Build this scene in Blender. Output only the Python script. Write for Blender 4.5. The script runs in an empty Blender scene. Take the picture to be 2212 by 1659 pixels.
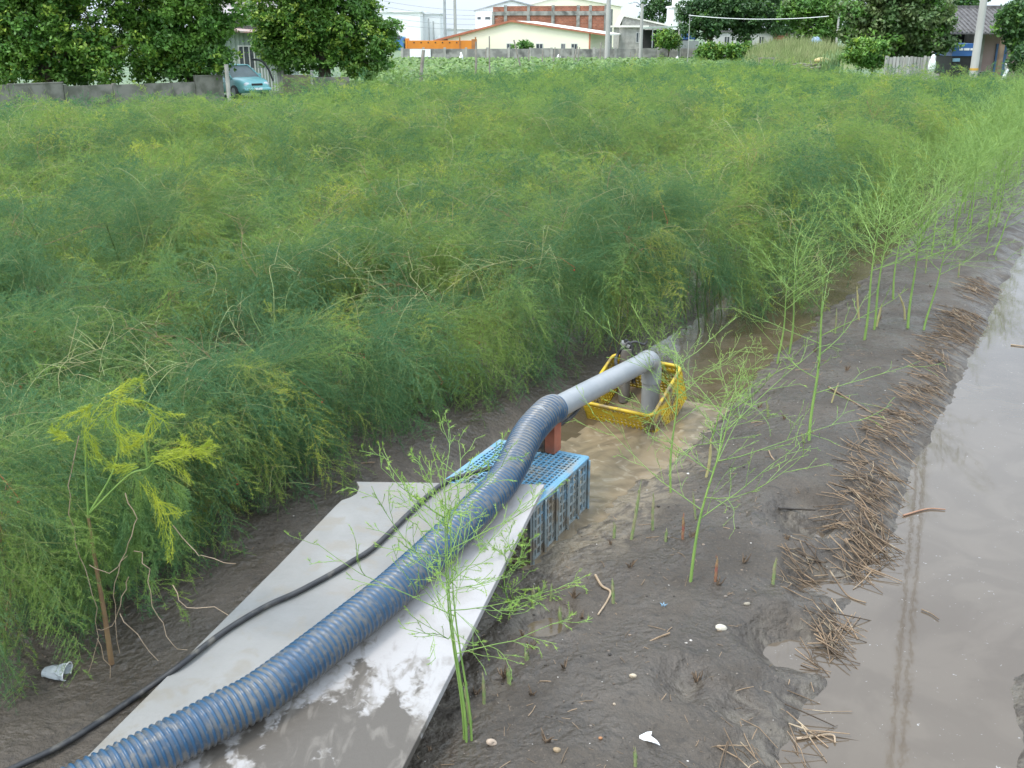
import bpy, bmesh, math, random
import numpy as np
from mathutils import Vector, Matrix
R = math.radians
PI = math.pi
scene = bpy.context.scene
COL = scene.collection
rnd = random.Random(7)
nrg = np.random.default_rng(11)

# ------------------------------------------------------------------ camera
F = 1027.0; PITCH = R(19.1); CH = 3.0; S = 1024 / 2212.0
cam = bpy.data.cameras.new('camera'); co = bpy.data.objects.new('camera', cam); COL.objects.link(co)
co.location = (0, 0, CH); co.rotation_euler = (PI / 2 - PITCH, 0, 0)
cam.sensor_width = 36; cam.lens = 36 * F / 1024; cam.clip_start = .05; cam.clip_end = 6000
scene.camera = co

def ray(px, py):
    u = (px * S - 512) / F; v = (384 - py * S) / F
    return Vector((u, math.cos(PITCH) + v * math.sin(PITCH), -math.sin(PITCH) + v * math.cos(PITCH)))
def G(px, py, z=0.0):                       # point of the photo at height z
    d = ray(px, py); t = (z - CH) / d.z
    return Vector((d.x * t, d.y * t, z))
def Pt(px, py, Y):                          # point of the photo at distance Y
    d = ray(px, py); t = Y / d.y
    return Vector((d.x * t, Y, CH + d.z * t))
def X_(px, Y): return Pt(px, 100, Y).x
def Z_(py, Y): return Pt(1106, py, Y).z
AU = Vector((.869, -.495, 0)); AV = Vector((.495, .869, 0))      # across / along the crop rows
def W(u, v, z=0.0): return AU * u + AV * v + Vector((0, 0, z))
def uv_of(p): return (p.x * .869 - p.y * .495, p.x * .495 + p.y * .869)

# ------------------------------------------------------------------ noise
def vnoise(x, y, seed=0):
    x = np.asarray(x, float); y = np.asarray(y, float)
    xi = np.floor(x).astype(np.int64); yi = np.floor(y).astype(np.int64)
    xf = x - xi; yf = y - yi
    def h(i, j):
        n = (i * 374761393 + j * 668265263 + seed * 974634777) & 0xffffffff
        n = ((n ^ (n >> 13)) * 1274126177) & 0xffffffff
        return ((n ^ (n >> 16)) & 0xffff) / 65535.0
    sx = xf * xf * (3 - 2 * xf); sy = yf * yf * (3 - 2 * yf)
    a = h(xi, yi); b = h(xi + 1, yi); c = h(xi, yi + 1); d = h(xi + 1, yi + 1)
    return (a + (b - a) * sx) * (1 - sy) + (c + (d - c) * sx) * sy
def fbm(x, y, oct=4, seed=0):
    s = 0; a = .5
    for k in range(oct):
        s = s + a * (vnoise(x, y, seed + k) - .5); x = x * 2.03 + 3.1; y = y * 2.03 + 1.7; a *= .5
    return s
def sstep(a, b, x):
    t = np.clip((x - a) / (b - a), 0, 1); return t * t * (3 - 2 * t)

# ------------------------------------------------------------------ materials
def nodes_of(m):
    m.use_nodes = True
    nt = m.node_tree; return nt, nt.nodes, nt.links
def mat(name, c1, c2=None, scale=5.0, rough=.7, rough2=None, bump=0.0, bscale=None, metal=0.0, spec=.5, detail=4.0,
        lo=.35, hi=.65, trans=0.0, island=0.0, coord='Object', stretch=None, distort=0.0, c3=None, c3scale=1.0, c3lo=.55, c3hi=.7, sheen=0):
    m = bpy.data.materials.new(name); nt, N, L = nodes_of(m)
    b = N['Principled BSDF']; out = N['Material Output']
    b.inputs['Roughness'].default_value = rough; b.inputs['Metallic'].default_value = metal
    b.inputs['Specular IOR Level'].default_value = spec
    tc = N.new('ShaderNodeTexCoord'); vec = tc.outputs[coord]
    if stretch:
        mp = N.new('ShaderNodeMapping'); mp.inputs['Scale'].default_value = stretch; L.new(vec, mp.inputs[0]); vec = mp.outputs[0]
    col = None
    if c2 is None: c2 = tuple(v * .8 for v in c1)
    def noise(sc, det=detail, dist=distort):
        n = N.new('ShaderNodeTexNoise'); n.inputs['Scale'].default_value = sc; n.inputs['Detail'].default_value = det
        n.inputs['Distortion'].default_value = dist; L.new(vec, n.inputs['Vector']); return n.outputs['Fac']
    def ramp(src, a, bb):
        r = N.new('ShaderNodeMapRange'); r.inputs[1].default_value = a; r.inputs[2].default_value = bb
        r.interpolation_type = 'SMOOTHSTEP'; L.new(src, r.inputs[0]); return r.outputs[0]
    def mix(f, A, B):
        x = N.new('ShaderNodeMix'); x.data_type = 'RGBA'
        L.new(f, x.inputs[0])
        for sock, v in ((x.inputs[6], A), (x.inputs[7], B)):
            if isinstance(v, tuple): sock.default_value = (*v[:3], 1)
            else: L.new(v, sock)
        return x.outputs[2]
    f = ramp(noise(scale), lo, hi)
    col = mix(f, c1, c2)
    if c3: col = mix(ramp(noise(c3scale), c3lo, c3hi), col, c3)
    if island:
        g = N.new('ShaderNodeNewGeometry')
        hs = N.new('ShaderNodeHueSaturation'); L.new(col, hs.inputs['Color'])
        r = N.new('ShaderNodeMapRange'); r.inputs[3].default_value = 1 - island; r.inputs[4].default_value = 1 + island
        L.new(g.outputs['Random Per Island'], r.inputs[0]); L.new(r.outputs[0], hs.inputs['Value']); col = hs.outputs[0]
    L.new(col, b.inputs['Base Color'])
    if rough2 is not None:
        r = N.new('ShaderNodeMapRange'); r.inputs[3].default_value = rough; r.inputs[4].default_value = rough2
        L.new(f, r.inputs[0]); L.new(r.outputs[0], b.inputs['Roughness'])
    if bump:
        bn = N.new('ShaderNodeBump'); bn.inputs['Strength'].default_value = 1; bn.inputs['Distance'].default_value = bump
        L.new(noise(bscale or scale * 3, 6.0, 0), bn.inputs['Height']); L.new(bn.outputs[0], b.inputs['Normal'])
    if trans:
        t = N.new('ShaderNodeBsdfTranslucent'); L.new(col, t.inputs[0])
        ms = N.new('ShaderNodeMixShader'); ms.inputs[0].default_value = trans
        L.new(b.outputs[0], ms.inputs[1]); L.new(t.outputs[0], ms.inputs[2]); L.new(ms.outputs[0], out.inputs[0])
    return m

# ------------------------------------------------------------------ mesh builder
class MB:
    def __init__(s): s.v = []; s.f = []; s.mi = []; s.smooth = []
    def add(s, vs, fs, mi=0, smooth=False):
        o = len(s.v); s.v += [tuple(p) for p in vs]; s.f += [tuple(i + o for i in q) for q in fs]
        s.mi += [mi] * len(fs); s.smooth += [smooth] * len(fs); return s
    def box(s, lo, hi, mi=0, M=None, bev=0.0):
        x0, y0, z0 = lo; x1, y1, z1 = hi
        if bev > 0:
            bm = bmesh.new(); bmesh.ops.create_cube(bm, size=1)
            for v in bm.verts: v.co = Vector(((x0 + x1) / 2 + v.co.x * (x1 - x0), (y0 + y1) / 2 + v.co.y * (y1 - y0), (z0 + z1) / 2 + v.co.z * (z1 - z0)))
            bmesh.ops.bevel(bm, geom=bm.edges[:], offset=bev, segments=2, affect='EDGES', profile=.5)
            bm.verts.index_update(); vs = [v.co.copy() for v in bm.verts]; fs = [[v.index for v in f.verts] for f in bm.faces]; bm.free()
            if M: vs = [M @ p for p in vs]
            return s.add(vs, fs, mi)
        vs = [Vector(p) for p in ((x0, y0, z0), (x1, y0, z0), (x1, y1, z0), (x0, y1, z0), (x0, y0, z1), (x1, y0, z1), (x1, y1, z1), (x0, y1, z1))]
        if M: vs = [M @ p for p in vs]
        return s.add(vs, [(0, 3, 2, 1), (4, 5, 6, 7), (0, 1, 5, 4), (1, 2, 6, 5), (2, 3, 7, 6), (3, 0, 4, 7)], mi)
    def tube(s, pts, rad, n=8, mi=0, cap=True, smooth=True):
        pts = [Vector(p) for p in pts]; k = len(pts)
        if not hasattr(rad, '__len__'): rad = [rad] * k
        vs = []; ref = None
        for i, p in enumerate(pts):
            t = (pts[min(i + 1, k - 1)] - pts[max(i - 1, 0)]).normalized()
            if ref is None: ref = t.orthogonal().normalized()
            ref = (ref - t * ref.dot(t)).normalized(); b = t.cross(ref)
            for j in range(n):
                a = 2 * PI * j / n; vs.append(p + (ref * math.cos(a) + b * math.sin(a)) * rad[i])
        fs = [(i * n + j, i * n + (j + 1) % n, (i + 1) * n + (j + 1) % n, (i + 1) * n + j) for i in range(k - 1) for j in range(n)]
        s.add(vs, fs, mi, smooth)
        if cap: s.add(vs[:n], [tuple(reversed(range(n)))], mi); s.add(vs[-n:], [tuple(range(n))], mi)
        return s
    def prism(s, poly, vec, mi=0):           # polygon (3-D points) extruded by vec
        n = len(poly); a = [Vector(p) for p in poly]; b = [p + Vector(vec) for p in a]
        return s.add(a + b, [tuple(range(n))[::-1], tuple(range(n, 2 * n))] + [(i, (i + 1) % n, n + (i + 1) % n, n + i) for i in range(n)], mi)
    def blob(s, c, r, mi=0, seed=0, sub=2, rough=.2, sc=(1, 1, 1)):
        bm = bmesh.new(); bmesh.ops.create_icosphere(bm, subdivisions=sub, radius=1)
        q = random.Random(seed); dirs = [(Vector((q.gauss(0, 1), q.gauss(0, 1), q.gauss(0, 1))).normalized(), q.uniform(-1, 1)) for _ in range(7)]
        vs = []
        for v in bm.verts:
            d = 1 + rough * sum(w * max(0, v.co.dot(e)) ** 2 for e, w in dirs) * .6
            vs.append(Vector(c) + Vector((v.co.x * sc[0], v.co.y * sc[1], v.co.z * sc[2])) * r * d)
        bm.verts.index_update(); fs = [[v.index for v in f.verts] for f in bm.faces]; bm.free()
        return s.add(vs, fs, mi, True)
    def mesh(s, name, mats):
        me = bpy.data.meshes.new(name); me.from_pydata(s.v, [], s.f)
        for m in (mats if isinstance(mats, (list, tuple)) else [mats]): me.materials.append(m)
        me.polygons.foreach_set('material_index', s.mi); me.polygons.foreach_set('use_smooth', s.smooth); me.update()
        return me
    def build(s, name, mats, parent=None, loc=None):
        o = bpy.data.objects.new(name, s.mesh(name, mats)); COL.objects.link(o)
        if parent: o.parent = parent
        if loc is not None: o.location = loc
        return o
def np_mesh(name, V, nper, mats, mi=None):
    """V: (n, nper, 3) separate polygons"""
    n = V.shape[0]; me = bpy.data.meshes.new(name)
    me.vertices.add(n * nper); me.vertices.foreach_set('co', V.reshape(-1).astype(np.float32))
    me.loops.add(n * nper); me.loops.foreach_set('vertex_index', np.arange(n * nper, dtype=np.int32))
    me.polygons.add(n); me.polygons.foreach_set('loop_start', np.arange(0, n * nper, nper, dtype=np.int32))
    for m in (mats if isinstance(mats, (list, tuple)) else [mats]): me.materials.append(m)
    if mi is not None: me.polygons.foreach_set('material_index', mi.astype(np.int32))
    me.update(calc_edges=True); me.validate(); return me
def tag(o, label=None, cat=None, group=None, kind=None):
    if label: o['label'] = label
    if cat: o['category'] = cat
    if group: o['group'] = group
    if kind: o['kind'] = kind
    return o
def thing(name, label, cat, loc=(0, 0, 0), rz=0.0, group=None):
    o = bpy.data.objects.new(name, None); COL.objects.link(o); o.location = loc; o.rotation_euler = (0, 0, rz)
    o.empty_display_size = .2
    return tag(o, label, cat, group)
def copy_thing(src, loc, rz, scale=1.0, label=None, group=None):
    c = src.copy(); COL.objects.link(c); c.location = loc; c.rotation_euler = (0, 0, rz); c.scale = (scale,) * 3
    if label: c['label'] = label
    if group: c['group'] = group
    for ch in src.children:
        d = ch.copy(); COL.objects.link(d); d.parent = c
        for g in ch.children:
            e = g.copy(); COL.objects.link(e); e.parent = d
    return c
def bez(pts, n=12):                         # Catmull-Rom through points
    pts = [Vector(p) for p in pts]; P = [pts[0] * 2 - pts[1]] + pts + [pts[-1] * 2 - pts[-2]]; out = []
    for i in range(1, len(P) - 2):
        a, b, c, d = P[i - 1:i + 3]
        for k in range(n):
            t = k / n
            out.append(.5 * ((2 * b) + (c - a) * t + (2 * a - 5 * b + 4 * c - d) * t * t + (3 * b - a - 3 * c + d) * t ** 3))
    out.append(pts[-1]); return out

# ------------------------------------------------------------------ world and sun
SUN_EL, SUN_AZ = R(58), R(-125)
w = bpy.data.worlds.new('World'); scene.world = w; w.use_nodes = True
nt = w.node_tree; N = nt.nodes; L = nt.links
bg = N['Background']; bg.inputs[1].default_value = .12
sky = N.new('ShaderNodeTexSky'); sky.sky_type = 'NISHITA'; sky.sun_disc = False
sky.sun_elevation = SUN_EL; sky.sun_rotation = SUN_AZ; sky.dust_density = 3; sky.air_density = 1.0; sky.altitude = 10
tc = N.new('ShaderNodeTexCoord'); mp = N.new('ShaderNodeMapping'); mp.inputs['Scale'].default_value = (1.2, 1.2, 3.0)
no = N.new('ShaderNodeTexNoise'); no.inputs['Scale'].default_value = 2.2; no.inputs['Detail'].default_value = 6
L.new(tc.outputs['Generated'], mp.inputs[0]); L.new(mp.outputs[0], no.inputs['Vector'])
mr = N.new('ShaderNodeMapRange'); mr.inputs[1].default_value = .3; mr.inputs[2].default_value = .6; mr.inputs[3].default_value = .55; mr.inputs[4].default_value = .92
L.new(no.outputs['Fac'], mr.inputs[0])
mx = N.new('ShaderNodeMix'); mx.data_type = 'RGBA'; L.new(mr.outputs[0], mx.inputs[0]); L.new(sky.outputs[0], mx.inputs[6])
mx.inputs[7].default_value = (6.1, 6.95, 7.9, 1)
sz = N.new('ShaderNodeSeparateXYZ'); L.new(tc.outputs['Generated'], sz.inputs[0])
gz_ = N.new('ShaderNodeMapRange'); gz_.inputs[1].default_value = .03; gz_.inputs[2].default_value = .75; gz_.inputs[3].default_value = 1.13; gz_.inputs[4].default_value = 2.4; L.new(sz.outputs[2], gz_.inputs[0])
vm = N.new('ShaderNodeVectorMath'); vm.operation = 'SCALE'; L.new(mx.outputs[2], vm.inputs[0]); L.new(gz_.outputs[0], vm.inputs['Scale'])
L.new(vm.outputs[0], bg.inputs[0])
sl = bpy.data.lights.new('sun', 'SUN'); sl.energy = 1.6; sl.angle = R(14); sl.color = (1, .96, .9)
so = bpy.data.objects.new('sun', sl); COL.objects.link(so)
sd = Vector((math.sin(SUN_AZ) * math.cos(SUN_EL), math.cos(SUN_AZ) * math.cos(SUN_EL), math.sin(SUN_EL)))
so.rotation_euler = sd.to_track_quat('Z', 'Y').to_euler(); so.location = sd * 50
scene.view_settings.view_transform = 'Standard'; scene.view_settings.look = 'None'; scene.view_settings.exposure = .40; scene.view_settings.gamma = 1

# ------------------------------------------------------------------ terrain
def terrain(u, v):
    u = np.asarray(u, float); v = np.asarray(v, float)
    wob = .22 * fbm(v * .9, u * .3 + 5, 3, 3) + .10 * fbm(v * 3.1, u * .7, 3, 8)
    uu = u + wob
    # cross profile
    base = np.interp(uu, [-400, -5.6, -5.1, -4.45, -4.0, -3.62, -3.2, -2.75, -2.45, -2.12, -1.6, -1.15, -.93, -.72, -.3, .05, .3, .7, 2, 4, 400],
                     [.0, .0, .06, .13, .06, -.12, -.2, -.15, -.075, -.01, .03, .0, -.08, -.2, -.28, -.12, .0, .05, 0, 0, 0])
    # the silted toe beside the crate
    near = np.exp(-((v - 4.4) / 1.3) ** 2) * np.exp(-((u + 2.55) / .35) ** 2); base = base + .045 * near
    bankfill = sstep(5.6, 3.6, v) * sstep(-2.2, -2.7, u); base = np.maximum(base, bankfill * .10 - .2 * (1 - bankfill))
    z = base + .05 * fbm(u * 1.4, v * 1.4, 3, 21) + .016 * fbm(u * 6, v * 6, 3, 31) + .018 * fbm(u * 20, v * 20, 3, 41)
    cl = np.exp(-((uu + 1.08) / .16) ** 2) * sstep(.45, .62, vnoise(v * 1.3, u * .5, 66)) + .8 * np.exp(-((uu + 2.38) / .14) ** 2) * sstep(.4, .6, vnoise(v * 1.1, u * .5, 67)) + .5 * np.exp(-((uu + 4.1) / .3) ** 2)
    z = z + .02 * np.maximum(0, fbm(u * 9, v * 9, 3, 61) - .1) * 3 + cl * (.075 * fbm(u * 10, v * 10, 4, 71) + .03 * np.abs(fbm(u * 25, v * 25, 2, 72)))
    for (px, py, r, d) in ((1745, 1115, .2, .10), (1690, 1375, .17, .09), (1480, 1475, .12, .05), (1760, 1230, .16, .07), (1585, 1510, .1, .04), (1180, 1330, .13, .06)):
        p = G(px, py); a, b = uv_of(p); q = ((u - a) ** 2 + (v - b) ** 2 * .7) / r ** 2
        d = d * 1.5; q = q * (1 + .9 * fbm(u * 7, v * 7, 3, int(px))); z = z - d * np.exp(-q) + d * .4 * np.exp(-((np.sqrt(q) - 1.5) / .4) ** 2) * (vnoise(u * 4, v * 4, 77))
    far = sstep(25, 60, np.hypot(u, v)); z = z * (1 - far)
    return z
def Tz(p):
    u, v = uv_of(p); return float(terrain(u, v))
def Gt(px, py):                              # photo point on the terrain
    z = 0.0
    for _ in range(4): z = Tz(G(px, py, z))
    return G(px, py, z)
def axis(dense0, dense1, step, far, gr=1.25):
    a = list(np.arange(dense0, dense1, step)); s = step; hi = [dense1]
    while hi[-1] < far: s *= gr; hi.append(hi[-1] + s)
    s = step; lo = [dense0]
    while lo[-1] > -far: s *= 1.25; lo.append(lo[-1] - s)
    return np.array(lo[::-1][:-1] + a + hi)
ua = axis(-5.2, .6, .022, 2500); va = axis(1.6, 13, .03, 2500, 1.05)
UU, VV = np.meshgrid(ua, va, indexing='ij'); ZZ = terrain(UU, VV)
XX = .869 * UU + .495 * VV; YY = -.495 * UU + .869 * VV
nu, nv = UU.shape
me = bpy.data.meshes.new('ground')
idx = np.arange(nu * nv).reshape(nu, nv)
quads = np.stack([idx[:-1, :-1], idx[1:, :-1], idx[1:, 1:], idx[:-1, 1:]], -1).reshape(-1, 4)
me.vertices.add(nu * nv); me.vertices.foreach_set('co', np.stack([XX, YY, ZZ], -1).reshape(-1).astype(np.float32))
me.loops.add(quads.size); me.loops.foreach_set('vertex_index', quads.reshape(-1).astype(np.int32))
me.polygons.add(len(quads)); me.polygons.foreach_set('loop_start', np.arange(0, quads.size, 4, dtype=np.int32))
me.polygons.foreach_set('use_smooth', np.ones(len(quads), bool)); me.update(calc_edges=True)

def mud_material():
    m = bpy.data.materials.new('mud'); nt, N, L = nodes_of(m); b = N['Principled BSDF']
    tc = N.new('ShaderNodeTexCoord'); ob = tc.outputs['Object']
    def noise(sc, det=5, dist=0, src=None):
        n = N.new('ShaderNodeTexNoise'); n.inputs['Scale'].default_value = sc; n.inputs['Detail'].default_value = det; n.inputs['Distortion'].default_value = dist
        L.new(src or ob, n.inputs['Vector']); return n.outputs['Fac']
    def rmp(s, a, bb, c=0, d=1):
        r = N.new('ShaderNodeMapRange'); r.interpolation_type = 'SMOOTHSTEP'
        for i, vv in zip((1, 2, 3, 4), (a, bb, c, d)): r.inputs[i].default_value = vv
        L.new(s, r.inputs[0]); return r.outputs[0]
    def mix(f, A, B):
        x = N.new('ShaderNodeMix'); x.data_type = 'RGBA'; L.new(f, x.inputs[0])
        for k, vv in ((6, A), (7, B)):
            if isinstance(vv, tuple): x.inputs[k].default_value = (*vv, 1)
            else: L.new(vv, x.inputs[k])
        return x.outputs[2]
    def mul(a, bb):
        x = N.new('ShaderNodeMath'); x.operation = 'MULTIPLY'; L.new(a, x.inputs[0])
        if isinstance(bb, float): x.inputs[1].default_value = bb
        else: L.new(bb, x.inputs[1])
        return x.outputs[0]
    sep = N.new('ShaderNodeSeparateXYZ'); L.new(ob, sep.inputs[0])
    c = mix(rmp(noise(1.4, 6, .5), .35, .65), (.058, .0465, .0345), (.083, .068, .052))
    c = mix(mul(rmp(noise(14, 6), .5, .75), .55), c, (.032, .027, .022))
    c = mix(mul(rmp(noise(60, 3), .60, .70), .6), c, (.12, .095, .07))
    # pale silt left where water stood (low ground)
    low = rmp(sep.outputs[2], -.075, .0, 1, 0)
    c = mix(mul(mul(low, rmp(noise(3.2, 6, 2.6), .47, .60)), .6), c, (.15, .13, .10))
    pc = G(1330, 1060); vd = N.new('ShaderNodeVectorMath'); vd.operation = 'DISTANCE'; L.new(ob, vd.inputs[0]); vd.inputs[1].default_value = pc
    c = mix(mul(mul(rmp(vd.outputs['Value'], 1.5, .6), rmp(sep.outputs[2], .0, -.06)), rmp(noise(5, 8, 1.5), .36, .58)), c, (.20, .165, .115))
    # beyond the crop: grass and low crops
    dist = N.new('ShaderNodeVectorMath'); dist.operation = 'LENGTH'; L.new(ob, dist.inputs[0])
    gr = mix(rmp(noise(.6, 6), .35, .65), (.07, .13, .04), (.12, .18, .06))
    c = mix(rmp(dist.outputs['Value'], 34, 40), c, gr)
    L.new(c, b.inputs['Base Color'])
    wet = rmp(noise(2.3, 5, .6), .4, .62, .38, .75)
    L.new(wet, b.inputs['Roughness']); b.inputs['Specular IOR Level'].default_value = .5
    bp = N.new('ShaderNodeBump'); bp.inputs['Distance'].default_value = .032
    L.new(noise(24, 10), bp.inputs['Height']); L.new(bp.outputs[0], b.inputs['Normal'])
    return m
M_MUD = mud_material(); me.materials.append(M_MUD)
go = bpy.data.objects.new('ground', me); COL.objects.link(go); tag(go, 'dark grey wet mud of the ridge and furrows', kind='structure')

# ------------------------------------------------------------------ water
def water_material(name, c1, c2, fleck, bump, bs, rough=.04, lo=.4, hi=.62, nsc=1.6, dist=1.5, fl=.70, spec=.5, flsc=22):
    m = mat(name, c1, c2, nsc, rough, bump=bump, bscale=bs, lo=lo, hi=hi, distort=dist, c3=fleck, c3scale=flsc, c3lo=fl, c3hi=fl + .04, spec=spec)
    m.node_tree.nodes['Principled BSDF'].inputs['IOR'].default_value = 1.5
    return m
def strip(name, u0, u1, v0, v1, z, m, label):
    b = MB(); nn = 60
    for i in range(nn + 1):
        v = v0 + (v1 - v0) * i / nn; b.v += [tuple(W(u0, v, z)), tuple(W(u1, v, z))]
    b.f = [(2 * i, 2 * i + 1, 2 * i + 3, 2 * i + 2) for i in range(nn)]; b.mi = [0] * nn; b.smooth = [True] * nn
    return tag(b.build(name, m), label, kind='structure')
strip('pond_water', -1.25, .32, -4, 46, -.105, water_material('pond_water', (.098, .076, .054), (.116, .092, .067), (.34, .32, .30), .00045, 9, fl=.70, flsc=34), 'still grey water in the flooded furrow on the right')
strip('ditch_water', -4.1, -2.15, -4, 46, -.085, water_material('ditch_water', (.095, .070, .042), (.125, .098, .064), (.2, .16, .11), .006, 9, rough=.10, fl=.72), 'muddy brown water in the ditch')

# the churned pale silt water around the crates
def churn():
    b = MB(); n = 40; P = []
    for i in range(n + 1):
        for j in range(n + 1):
            u = -3.75 + 1.6 * i / n; v = 3.9 + 4.2 * j / n
            P.append(W(u, v, -.081))
    b.v = [tuple(p) for p in P]
    ctr = [(G(1330, 985), .62), (G(1480, 890), .5), (G(1390, 930), .55), (G(1560, 830), .38), (G(1250, 1030), .5), (G(1180, 1110), .40), (G(1210, 1190), .34)]
    for i in range(n):
        for j in range(n):
            q = Vector(b.v[i * (n + 1) + j])
            k = min((Vector((q.x, q.y, 0)) - c).length / r for c, r in ctr) + .35 * float(fbm(q.x * 4, q.y * 4, 3, 5))
            if k < .95: b.f.append((i * (n + 1) + j, (i + 1) * (n + 1) + j, (i + 1) * (n + 1) + j + 1, i * (n + 1) + j + 1))
    b.mi = [0] * len(b.f); b.smooth = [True] * len(b.f)
    m = mat('silt_water', (.25, .195, .125), (.15, .118, .078), 2.6, .14, bump=.006, bscale=10, distort=1.8, lo=.36, hi=.66, c3=(.31, .26, .185), c3scale=6, c3lo=.55, c3hi=.7)
    return tag(b.build('silt_water', m), 'pale churned silt water round the pump crate', kind='structure')
churn()

# ------------------------------------------------------------------ board (concrete sheet)
M_board = None
def board_material():
    m = bpy.data.materials.new('silted_concrete'); nt, N, L = nodes_of(m); b = N['Principled BSDF']
    tc = N.new('ShaderNodeTexCoord'); ob = tc.outputs['Object']
    def noise(sc, det=5, dist=0, st=None):
        n = N.new('ShaderNodeTexNoise'); n.inputs['Scale'].default_value = sc; n.inputs['Detail'].default_value = det; n.inputs['Distortion'].default_value = dist
        v = ob
        if st: mpn = N.new('ShaderNodeMapping'); mpn.inputs['Scale'].default_value = st; mpn.inputs['Rotation'].default_value = (0, 0, R(30)); L.new(ob, mpn.inputs[0]); v = mpn.outputs[0]
        L.new(v, n.inputs['Vector']); return n.outputs['Fac']
    def rmp(s, a, bb, c=0, d=1):
        r = N.new('ShaderNodeMapRange'); r.interpolation_type = 'SMOOTHSTEP'
        for i, vv in zip((1, 2, 3, 4), (a, bb, c, d)): r.inputs[i].default_value = vv
        L.new(s, r.inputs[0]); return r.outputs[0]
    def mix(f, A, B):
        x = N.new('ShaderNodeMix'); x.data_type = 'RGBA'; L.new(f, x.inputs[0])
        for k, vv in ((6, A), (7, B)):
            if isinstance(vv, tuple): x.inputs[k].default_value = (*vv, 1)
            else: L.new(vv, x.inputs[k])
        return x.outputs[2]
    def math_(op, a, bb):
        x = N.new('ShaderNodeMath'); x.operation = op
        for k, vv in enumerate((a, bb)):
            if isinstance(vv, (int, float)): x.inputs[k].default_value = vv
            else: L.new(vv, x.inputs[k])
        return x.outputs[0]
    sep = N.new('ShaderNodeSeparateXYZ'); L.new(ob, sep.inputs[0])
    # signed distance from the hose line (right side is washed white with silt)
    a = G(300, 1600, .2); c = G(1090, 1040, .4); d = (c - a).normalized(); nx, ny = d.y, -d.x
    side = math_('ADD', math_('ADD', math_('MULTIPLY', sep.outputs[0], nx), math_('MULTIPLY', sep.outputs[1], ny)), -(a.x * nx + a.y * ny))
    side = math_('ADD', side, math_('MULTIPLY', math_('SUBTRACT', noise(3, 4), .5), .18))
    col = mix(rmp(noise(1.6, 6), .35, .65), (.205, .20, .185), (.265, .26, .245))
    col = mix(math_('MULTIPLY', rmp(noise(7, 9, .4), .48, .64), .75), col, (.23, .21, .175))
    col = mix(rmp(side, -.02, .10), col, (.37, .355, .345))
    col = mix(math_('MULTIPLY', rmp(noise(2.2, 6, .8), .5, .68), .55), col, (.25, .23, .205))
    # dried dark mud at the low right corner
    pc = G(765, 1640, .14); vm = N.new('ShaderNodeVectorMath'); vm.operation = 'DISTANCE'; L.new(ob, vm.inputs[0]); vm.inputs[1].default_value = pc
    fine = math_('MULTIPLY', math_('SUBTRACT', noise(24, 8, 1.0), .5), .55)
    k = math_('ADD', math_('ADD', vm.outputs['Value'], fine), math_('MULTIPLY', math_('SUBTRACT', noise(4.2, 12, .5, (1.5, 1, 1)), .5), 1.7))
    msk = rmp(k, .52, .36)
    msk = math_('MULTIPLY', msk, rmp(side, .06, .16))
    fr = math_('MULTIPLY', rmp(k, .66, .44), rmp(side, .04, .14)); col = mix(math_('MULTIPLY', fr, rmp(noise(16, 8, .8), .35, .62)), col, (.225, .205, .178))
    col = mix(msk, col, (.10, .087, .072))
    k2 = rmp(noise(5.0, 10, 1.0, (2.4, .8, 1)), .50, .68); ring = math_('MULTIPLY', math_('MULTIPLY', k2, rmp(k, 1.0, .6)), rmp(side, .1, .2))
    col = mix(math_('MULTIPLY', ring, .75), col, (.18, .16, .135))
    L.new(col, b.inputs['Base Color']); b.inputs['Roughness'].default_value = .6
    bp = N.new('ShaderNodeBump'); bp.inputs['Distance'].default_value = .003; L.new(noise(40, 8), bp.inputs['Height']); L.new(bp.outputs[0], b.inputs['Normal'])
    return m
BZ1, BZ0 = .350, .135
TLp, TRp = G(770, 1040, BZ1), G(1176, 1046, BZ1)
BRp, BLp = G(872, 1655, BZ0), G(165, 1659, BZ0)
def extend(a, b, k): return b + (b - a) * k
BRp2 = extend(TRp, BRp, .16); BLp2 = extend(TLp, BLp, .16)
nrm = (TRp - TLp).cross(BRp - TLp).normalized()
if nrm.z < 0: nrm = -nrm
# plane through three corners; project the rest on it
def on_board(px, py, lift=0.0):
    d = ray(px, py); o = Vector((0, 0, CH)); t = (TLp + nrm * lift - o).dot(nrm) / d.dot(nrm)
    return o + d * t
def snap(p): return p - nrm * (p - TLp).dot(nrm)
pl = [on_board(770, 1040), on_board(776, 1052), on_board(770, 1066), on_board(756, 1074), on_board(738, 1080), on_board(725, 1092), on_board(600, 1222), snap(extend(on_board(725, 1092), on_board(165, 1655), .16)), snap(BRp2), snap(TRp)]
if (pl[1] - pl[0]).cross(pl[-1] - pl[0]).dot(nrm) < 0: pl = pl[::-1]
bb = MB().prism([p - nrm * .045 for p in pl], nrm * .045)
board = bb.build('concrete_sheet', board_material())
bv = board.modifiers.new('edge', 'BEVEL'); bv.width = .004; bv.segments = 2; bv.limit_method = 'ANGLE'
tag(board, 'pale grey concrete sheet with white silt and a broken corner lying under the blue hose', 'concrete sheet')

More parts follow.
